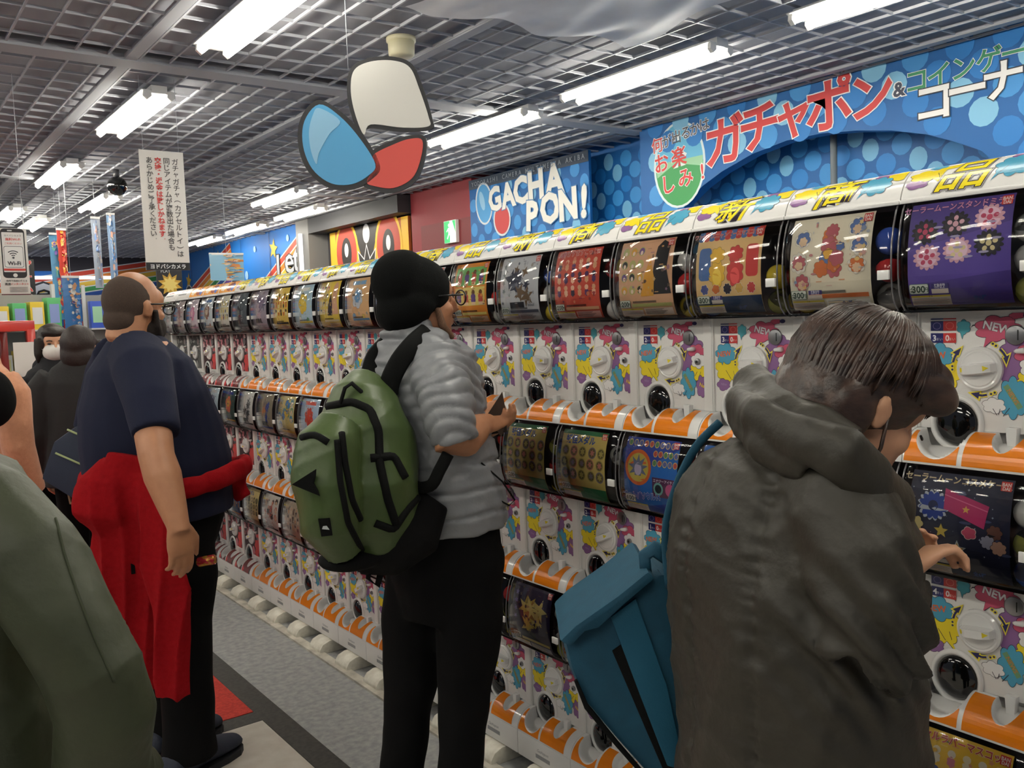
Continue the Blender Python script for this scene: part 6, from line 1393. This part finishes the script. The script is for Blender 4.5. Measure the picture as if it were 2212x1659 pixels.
    MB().tube([hc + R @ Vector((0.076, 0.0, -0.01)) - P.o, hc + R @ Vector((0.078, 0.012, -0.05)) - P.o, hc + R @ Vector((0.070, 0.02, -0.085)) - P.o], [0.003, 0.003, 0.001], 6).obj('lock', HB, hr)
    e = MB(); e.tube([hc + R @ Vector((0.045, 0.086, -0.004)), hc + R @ Vector((0.055, 0.080, -0.008)), hc + R @ Vector((0.062, 0.070, -0.006))], 0.0018, 6); P.raw('eyelashes', e, HAIRD)
    # trousers and shoes (below the frame)
    c = MB(); h0 = drop(hip, 0.86); c.tube([h0, drop(h0, 0.74)], [(0.16, 0.12), (0.165, 0.125)], 18, up=fv)
    for s in (-1, 1):
        l = drop(hip, 0.78) + rv * 0.085 * s; c.tube([l, drop(l, 0.45) + fv * 0.01, drop(l, 0.07)], [0.095, 0.072, 0.058], 16)
    P.solid('trousers', c, 0.01, BLACKC, 5, waves(66, 26, 0.005))
    for s in (-1, 1):
        l = drop(hip, 0) + rv * 0.085 * s; shoe(P, 'shoe', l - fv * 0.08, l + fv * 0.17, mat('black_shoe', (24, 24, 26), 0.5), mat('dark_sole', (26, 28, 34), 0.7), 0.044, 0.08)
    # parka
    c = MB()
    tb = at(1712, 1659, z0)
    c.tube([at(1732, 985, z0), at(1718, 1030, z0), at(1704, 1100, z0), at(1696, 1230, z0), at(1700, 1400, z0), at(1706, 1530, z0), at(1712, 1659, z0), drop(tb, 0.72), drop(tb, 0.58)],
           [(0.105, 0.088), (0.178, 0.12), (0.208, 0.142), (0.208, 0.155), (0.20, 0.153), (0.198, 0.150), (0.205, 0.152), (0.22, 0.165), (0.225, 0.17)], 28, up=fv)
    c.tube([at(1775, 1045, 1.18), at(1815, 1095, 1.12), at(1850, 1210, 1.08), at(1876, 1320, 1.065), at(1888, 1400, 1.06)], [0.080, 0.080, 0.072, 0.066, 0.060], 22)
    c.tube([at(1870, 1420, 1.07), at(1908, 1405, 1.06), at(1932, 1345, 1.075), at(1940, 1285, 1.10)], [0.056, 0.056, 0.048, 0.038], 20)
    c.tube([at(1640, 1050, 1.40), at(1590, 1080, 1.47), at(1640, 1280, 1.54), at(1720, 1420, 1.56), at(1830, 1330, 1.42), at(1878, 1258, 1.35)], [0.082, 0.082, 0.074, 0.066, 0.056, 0.042], 20)
    eA = np.array(at(1905, 1390, 1.05))
    def sleeve(p, n):
        d = np.linalg.norm(p - eA, axis=1); return 0.010 * np.sin((p[:, 2] * 0.8 + (p @ np.array(RIGHTH)) * 0.9) * 120 + 2 * np.sin(p[:, 0] * 25)) * np.clip(1.25 - d / 0.13, 0, 1)
    seam = [np.array(at(u, v, 1.1)) for u, v in ((1562, 1000), (1540, 1200), (1545, 1450))]
    px_ = lambda p: ((p - np.array(CAM)) @ np.array(RIGHT)) / ((p - np.array(CAM)) @ np.array(FWD)) * FPX + 1106
    back = np.array(-fv)
    def gather(p, n):                                 # two gathered back seams
        rr = (p - np.array((hp.x, hp.y, 0))) @ np.array(rv); w = np.zeros(len(p)); isb = np.clip((n @ back) * 2, 0, 1)
        for s0 in (-0.055, 0.075):
            d = np.abs(rr - s0 - 0.012 * np.sin(p[:, 2] * 7)); w += -0.006 * np.exp(-(d / 0.007) ** 2) + 0.0022 * np.sin(p[:, 2] * 290 + 3 * np.sin(p[:, 2] * 37)) * np.exp(-(d / 0.016) ** 2)
        return w * isb
    jk = P.solid('parka', c, 0.0065, OLIVB, 6, add(waves(71, 15, 0.011), folds(73, 0.004, [(0.1, 0.2, 1.0), (0.2, -0.3, 0.9)], 75), folds(72, 0.0075, [(0.3, -0.6, 0.8), (0.5, 0.5, 0.7), (0.1, 0.9, 0.5)], 38), sleeve, gather))
    c = MB()
    c.tube([at(1612, 850, 1.36), at(1590, 868, 1.28), at(1640, 905, 1.17), at(1730, 940, 1.10), at(1820, 985, 1.06), at(1890, 1035, 1.08), at(1930, 1090, 1.14), at(1930, 1160, 1.19)], [(0.016, 0.022), (0.024, 0.032), (0.024, 0.036), (0.024, 0.036), (0.024, 0.036), (0.026, 0.038), (0.028, 0.038), (0.02, 0.026)], 18, up=UPV)
    c.tube([at(1640, 835, 1.40), at(1625, 828, 1.34), at(1680, 870, 1.22), at(1770, 915, 1.15), at(1850, 960, 1.12)], [0.02, 0.030, 0.030, 0.028, 0.026], 14)
    c.tube([at(1600, 900, 1.30), at(1660, 960, 1.16), at(1760, 1005, 1.11)], [0.026, 0.034, 0.030], 14)
    P.solid('hood', c, 0.006, OLIVB, 5, add(waves(75, 30, 0.009), folds(76, 0.006, [(0.7, 0.2, 0.4), (0.2, 0.6, 0.7)], 55)), jk)
    c = MB(); cu = [at(1938, 1290, 1.10), at(1944, 1268, 1.11), at(1948, 1252, 1.115)]; c.tube(cu, [0.040, 0.0375, 0.036], 20); P.solid('cuff', c, 0.004, OLIVB, 2, lambda p, n: 0.0015 * np.sin(p[:, 0] * 700), jk)
    # folded paper in the hands
    o = MB().add([at(1905, 1190, 1.27), at(1922, 1165, 1.29), at(1950, 1200, 1.27), at(1925, 1225, 1.25), at(1905, 1190, 1.27) + FH_ * 0.004, at(1922, 1165, 1.29) + FH_ * 0.004, at(1950, 1200, 1.27) + FH_ * 0.004, at(1925, 1225, 1.25) + FH_ * 0.004], [(0, 1, 2, 3), (7, 6, 5, 4), (0, 4, 5, 1), (1, 5, 6, 2), (2, 6, 7, 3), (3, 7, 4, 0)]).obj('paper_slip', PAPER)
    tag(o, 'folded white slip held in the hands of the shopper in the parka', 'paper')
    MB().tube([at(1930, 1165, 1.22), at(1950, 1185, 1.23), at(1948, 1200, 1.23), at(1915, 1205, 1.23)], 0.004, 8).obj('wrist_cord', mat('gold_cord', (96, 80, 50), 0.5)).parent = None
    tag(bpy.data.objects['wrist_cord'], 'short tan cord dangling at the hand of the shopper in the parka', 'cord')
    # teal roll-top backpack on the far shoulder
    bp = empty('backpack', at(1390, 1659, 1.50), 0, 'teal canvas backpack with a black stripe hanging beside the parka', 'backpack')
    zb = 1.44
    def panel(nm, pts, off, th, m, bev=0.012):
        Pn = [at(u, v, zb) - bp.location for u, v in pts]; n = len(Pn); b_ = MB()
        b_.add([p + FH_ * off for p in Pn] + [p + FH_ * (off + th) for p in Pn], [tuple(range(n)), tuple(range(2 * n - 1, n - 1, -1))] + [(i + n, (i + 1) % n + n, (i + 1) % n, i) for i in range(n)])
        return b_.obj(nm, m, bp, bevel=bev)
    main = [(1212, 1372), (1280, 1330), (1345, 1280), (1400, 1235), (1450, 1240), (1500, 1300), (1540, 1500), (1560, 1760), (1480, 1790), (1410, 1690), (1330, 1600), (1262, 1520), (1232, 1450)]
    panel('main_pouch', main, 0.0, 0.15, TEAL, 0.02)
    panel('side_stripe', [(1322, 1405), (1372, 1370), (1470, 1660), (1440, 1680)], -0.004, 0.005, WEB, 0.001)
    panel('front_strap', [(1318, 1330), (1372, 1290), (1440, 1480), (1478, 1660), (1440, 1650), (1382, 1500)], -0.008, 0.006, mat('teal_light', (14, 84, 110), 0.75, bump=(320, 0.3, 0.002)), 0.002)
    panel('rolled_top', [(1205, 1372), (1240, 1338), (1330, 1275), (1395, 1222), (1412, 1238), (1350, 1290), (1290, 1345), (1262, 1352), (1230, 1385)], -0.03, 0.20, TEAL, 0.008)
    panel('piping', [(1240, 1470), (1246, 1466), (1270, 1520), (1335, 1600), (1412, 1690), (1405, 1695), (1328, 1608), (1262, 1528)], -0.006, 0.008, WEB, 0.001)
    h = MB(); h.tube([at(1395, 1235, zb) - bp.location, at(1392, 1200, zb) - bp.location, at(1412, 1185, zb) - bp.location, at(1445, 1205, zb) - bp.location], [(0.014, 0.004)] * 4, 8); h.obj('haul_loop', TEAL, bp)
    q_ = sp([at(u, v, z) - bp.location for u, v, z in ((1446, 1270, 1.42), (1438, 1150, 1.40), (1462, 1050, 1.38), (1504, 965, 1.36), (1556, 912, 1.34))]); h = MB(); h.tube(q_, [(0.007, 0.004)] * len(q_), 8, up=-FH_); h.obj('shoulder_strap', TEAL, bp)
parka()

# ---- edge of a person in an olive green jacket
def olive():
    z0 = 1.32
    cx = at(-130, 1300, z0 + 0.05); P = Person((cx.x, cx.y), 'person in plain olive green jacket seen from behind, only shoulder and arm showing', SKIN)
    b = MB(); hc = at(-215, 800, z0 + 0.02); R = frame(FH_ * 0.8 - RIGHTH * 0.6, UPV); head_into(b, hc, R, 1.0)
    b.tube([hc - UPV * 0.05, hc - UPV * 0.2], [0.055, 0.07], 12); tb = at(-150, 1500, z0 + 0.05)
    b.tube([hc - UPV * 0.18, at(-150, 1250, z0 + 0.05), drop(tb, 0.85)], [(0.13, 0.08), (0.14, 0.1), (0.14, 0.1)], 16, up=FH_)
    sR, eR = at(0, 1120, 1.34), at(225, 1520, 1.32); wr = drop(eR, 0.75) + FH_ * 0.12
    b.tube([sR, eR, wr], [0.05, 0.045, 0.03], 12); hand_into(b, wr, FH_ * 0.3 - UPV, RIGHTH, -1)
    for s in (-1, 1):
        l = drop(tb, 0.82) + RIGHTH * 0.09 * s; b.tube([l, drop(l, 0.45), drop(l, 0.08)], [0.08, 0.06, 0.045], 12)
    P.solid('body', b, 0.006, SKIN, 4)
    c = MB(); c.ell(hc + R @ Vector((0, -0.02, 0.03)), (0.088, 0.105, 0.10), 20, 14, R); P.solid('hair', c, 0.007, HAIRD, 4)
    c = MB()
    for s in (-1, 1):
        l = drop(tb, 0.82) + RIGHTH * 0.09 * s; c.tube([l, drop(l, 0.45), drop(l, 0.06)], [0.1, 0.08, 0.07], 14)
    P.solid('trousers', c, 0.012, BLACKC, 4)
    for s in (-1, 1):
        l = drop(tb, 0) + RIGHTH * 0.09 * s; shoe(P, 'shoe', l - FH_ * 0.08, l + FH_ * 0.18, mat('black_shoe', (24, 24, 26), 0.5), mat('dark_sole', (26, 28, 34), 0.7))
    c = MB()
    c.tube([at(-205, 985, z0 + 0.04), at(-195, 1030, z0 + 0.04), at(-175, 1120, z0 + 0.05), at(-165, 1300, z0 + 0.06), at(-160, 1500, z0 + 0.06), drop(tb, 0.78)], [(0.09, 0.08), (0.16, 0.11), (0.195, 0.14), (0.20, 0.155), (0.195, 0.155), (0.20, 0.16)], 24, up=FH_)
    c.tube([at(-120, 1065, 1.35), at(-15, 1105, 1.33), at(60, 1190, 1.31), at(128, 1320, 1.30), at(200, 1455, 1.30), at(232, 1540, 1.31), at(225, 1659, 1.34), drop(eR, 0.82) + FH_ * 0.10], [0.072, 0.078, 0.075, 0.070, 0.068, 0.071, 0.070, 0.052], 22)
    dv = np.array(RIGHTH * 0.5 - UPV)
    jk = P.solid('jacket', c, 0.007, OLIVG, 6, add(waves(81, 14, 0.012), folds(82, 0.007, [(0.6, -0.3, 0.7), (0.2, 0.5, 0.8)], 30)))
    t = bvh(jk.data)
    strip(P, 'arm_seam', t, [(120, 1120), (140, 1200), (170, 1290), (205, 1380), (250, 1480)], 0.0022, mat('olive_seam', (52, 58, 38), 0.8), jk, 0.0005, 6)
olive()

# ---- shoppers further down the aisle
def coat_person(xy_uv, zt, label, coat, hairm, facing, head_uv, shoulders_v, hem_z, wS=0.2, skin=SKIN2, mask=False, hood=False, hk=1.0, collar=True):
    hc = at(*head_uv, zt); P = Person((hc.x, hc.y), label, skin); f = Vector(facing).normalized(); R = frame(f, UPV); rv = Vector((f.y, -f.x, 0)).normalized(); fh = Vector((f.x, f.y, 0)).normalized()
    b = MB(); head_into(b, hc, R, 0.95 * hk); zs = at(head_uv[0], shoulders_v, zt).z; o = drop(hc, 0)
    Z = lambda z, a=0.0, s=0.0: o + UPV * z + fh * a + rv * s
    b.tube([hc - UPV * 0.04, Z(zs - 0.02)], [0.052, 0.07], 12); b.tube([Z(zs - 0.06), Z(zs - 0.3), Z(0.85)], [(0.14, 0.08), (0.13, 0.09), (0.14, 0.1)], 14, up=fh)
    hands = []
    for s in (-1, 1):
        b.tube([Z(zs - 0.07, 0, s * 0.17), Z(zs - 0.36, -0.02, s * 0.23), Z(zs - 0.58, 0.06, s * 0.22)], [0.045, 0.04, 0.028], 10); hand_into(b, Z(zs - 0.58, 0.06, s * 0.22), fh * 0.15 - UPV, rv * s, 1 if s < 0 else -1, k=0.92)
        b.tube([Z(0.85, 0, s * 0.085), Z(0.45, 0.01, s * 0.09), Z(0.08, 0, s * 0.09)], [0.08, 0.055, 0.042], 10)
    P.solid('body', b, 0.006, skin, 4)
    c = MB(); c.ell(hc + R @ Vector((0, -0.025, 0.03)), (0.088, 0.098, 0.098), 20, 14, R); c.ell(hc + R @ Vector((0, -0.05, -0.04)), (0.084, 0.065, 0.08), 18, 12, R)
    c.ell(hc + R @ Vector((0, 0.055, 0.07)), (0.07, 0.045, 0.035), 16, 10, R)
    for s in (-1, 1): c.tube([hc + R @ Vector((s * 0.082, 0.03, 0.04)), hc + R @ Vector((s * 0.086, 0.03, -0.05)), hc + R @ Vector((s * 0.08, 0.02, -0.10))], [0.022, 0.022, 0.014], 10)
    P.solid('hair', c, 0.007, hairm, 4, waves(3, 60, 0.004))
    c = MB()
    c.tube([Z(zs + 0.02), Z(zs - 0.02), Z(zs - 0.10), Z(zs - 0.30), Z(zs - 0.5), Z(hem_z)], [(0.09, 0.08), (0.15, 0.10), (wS, 0.13), (wS * 1.02, 0.145), (wS * 1.05, 0.15), (wS * 1.18, 0.17)], 20, up=fh)
    if collar: c.tube([Z(zs + 0.06), Z(zs + 0.02), Z(zs - 0.04)], [(0.085, 0.09), (0.095, 0.095), (0.12, 0.10)], 16, up=fh)
    if hood: c.ell(hc + R @ Vector((0, -0.11, -0.13)), (0.11, 0.07, 0.08), 14, 10, R)
    for s in (-1, 1): c.tube([Z(zs - 0.07, 0, s * 0.15), Z(zs - 0.12, 0, s * 0.20), Z(zs - 0.36, -0.02, s * 0.235), Z(zs - 0.57, 0.055, s * 0.222)], [0.075, 0.075, 0.068, 0.052], 14)
    P.solid('coat', c, 0.009, coat, 5, waves(9, 20, 0.006))
    c = MB()
    for s in (-1, 1): c.tube([Z(0.85, 0, s * 0.085), Z(0.45, 0.01, s * 0.09), Z(0.06, 0, s * 0.09)], [0.095, 0.072, 0.06], 12)
    P.solid('trousers', c, 0.012, BLACKC, 4)
    for s in (-1, 1): shoe(P, 'shoe', Z(0, -0.08, s * 0.09), Z(0, 0.17, s * 0.09), mat('black_shoe', (24, 24, 26), 0.5), mat('dark_sole', (26, 28, 34), 0.7), 0.045)
    if mask:
        c = MB(); c.ell(hc + R @ Vector((0, 0.056, -0.042)), (0.066, 0.064, 0.054), 20, 14, R); mk = P.solid('face_mask', c, 0.004, mat('mask_white', (224, 220, 214), 0.7), 3)
        for s in (-1, 1): MB().tube([hc + R @ Vector((s * 0.058, 0.06, -0.03)) - P.o, hc + R @ Vector((s * 0.076, 0.0, -0.01)) - P.o], 0.0015, 5).obj('ear_loop', WHITE, mk)
        for s in (-1, 1):
            MB().ell(hc + R @ Vector((s * 0.031, 0.086, 0.006)) - P.o, (0.011, 0.006, 0.005), 10, 8).obj('eye', mat('eye_dark', (24, 18, 16), 0.2), P.root)
            MB().tube([hc + R @ Vector((s * 0.045, 0.086, 0.022)) - P.o, hc + R @ Vector((s * 0.03, 0.094, 0.026)) - P.o, hc + R @ Vector((s * 0.016, 0.096, 0.022)) - P.o], 0.003, 6).obj('eyebrow', HAIRD, P.root)
    return P
BKC = mat('black_coat', (24, 25, 29), 0.85, bump=(160, 0.3, 0.003)); BKC2 = mat('charcoal_coat', (34, 33, 34), 0.85, bump=(160, 0.3, 0.003)); PEA = mat('peach_wool', (206, 146, 112), 0.9, noise=(60, (190, 130, 98), 0.3), bump=(220, 0.4, 0.003), sheen=0.3)
coat_person(None, 5.15, 'person in black hooded coat wearing a white face mask', BKC, HAIRD, RIGHTH * 0.55 - FH_ * 0.8, (115, 745), 792, 0.80, 0.17, mask=True, hood=True)
coat_person(None, 4.75, 'person in charcoal coat with dark brown hair, back turned', BKC2, mat('brown_black_hair', (40, 28, 26), 0.6, bump=(120, 0.5, 0.003)), FH_ * 0.9 - RIGHTH * 0.2, (172, 752), 785, 0.75, 0.19)
coat_person(None, 4.0, 'person in long peach wool coat with dark red hair', PEA, mat('dark_red_hair', (84, 30, 32), 0.6, bump=(120, 0.5, 0.003)), FH_ * 0.8 + RIGHTH * 0.3, (-52, 745), 792, 0.55, 0.175)
hb = empty('sleeve_stand_in', at(-12, 940, 3.68), 0, 'round black stand-in for a dark sleeve against the peach wool coat', 'bag')  # pouch and strap are made up to stand in for a dark sleeve
c = MB(); c.ell(at(-22, 862, 3.68) - hb.location, (0.10, 0.08, 0.125), 20, 14); me_ = remesh(c, 'pouch', 0.008, 3, waves(2, 24, 0.005), m=BLACKC); link('pouch', me_, hb)
MB().tube([at(-30, 820, 3.68) - hb.location, at(-40, 760, 3.75) - hb.location, at(-10, 800, 3.72) - hb.location], [(0.012, 0.004)] * 3, 8).obj('strap', WEB, hb)
# checked paper bag carried by the masked shopper
kb = empty('paper_bag', at(75, 1035, 4.9), 0, 'small white checked paper bag carried by the masked shopper', 'bag')
MB().box(-0.07, 0.07, -0.035, 0.035, 0, 0.2).obj('pouch', mat('checked_paper', (206, 204, 198), 0.6), kb, bevel=0.002)
a = Art(1e-4)
for i in range(4):
    for j in range(7):
        if (i + j) % 2: a.rect(-0.065 + i * 0.032, 0.01 + j * 0.026, -0.065 + (i + 1) * 0.032, 0.01 + (j + 1) * 0.026, (70, 68, 70))
a.obj('check_print', lambda x, y, h: (x, -0.0355 - h, y), PRINT, kb)
for s in (-0.03, 0.03): MB().tube([(s - 0.02, 0, 0.2), (s - 0.02 + 0.005, 0, 0.27), (s + 0.02, 0, 0.27), (s + 0.02, 0, 0.2)], 0.003, 6).obj('handle', WEB, kb)
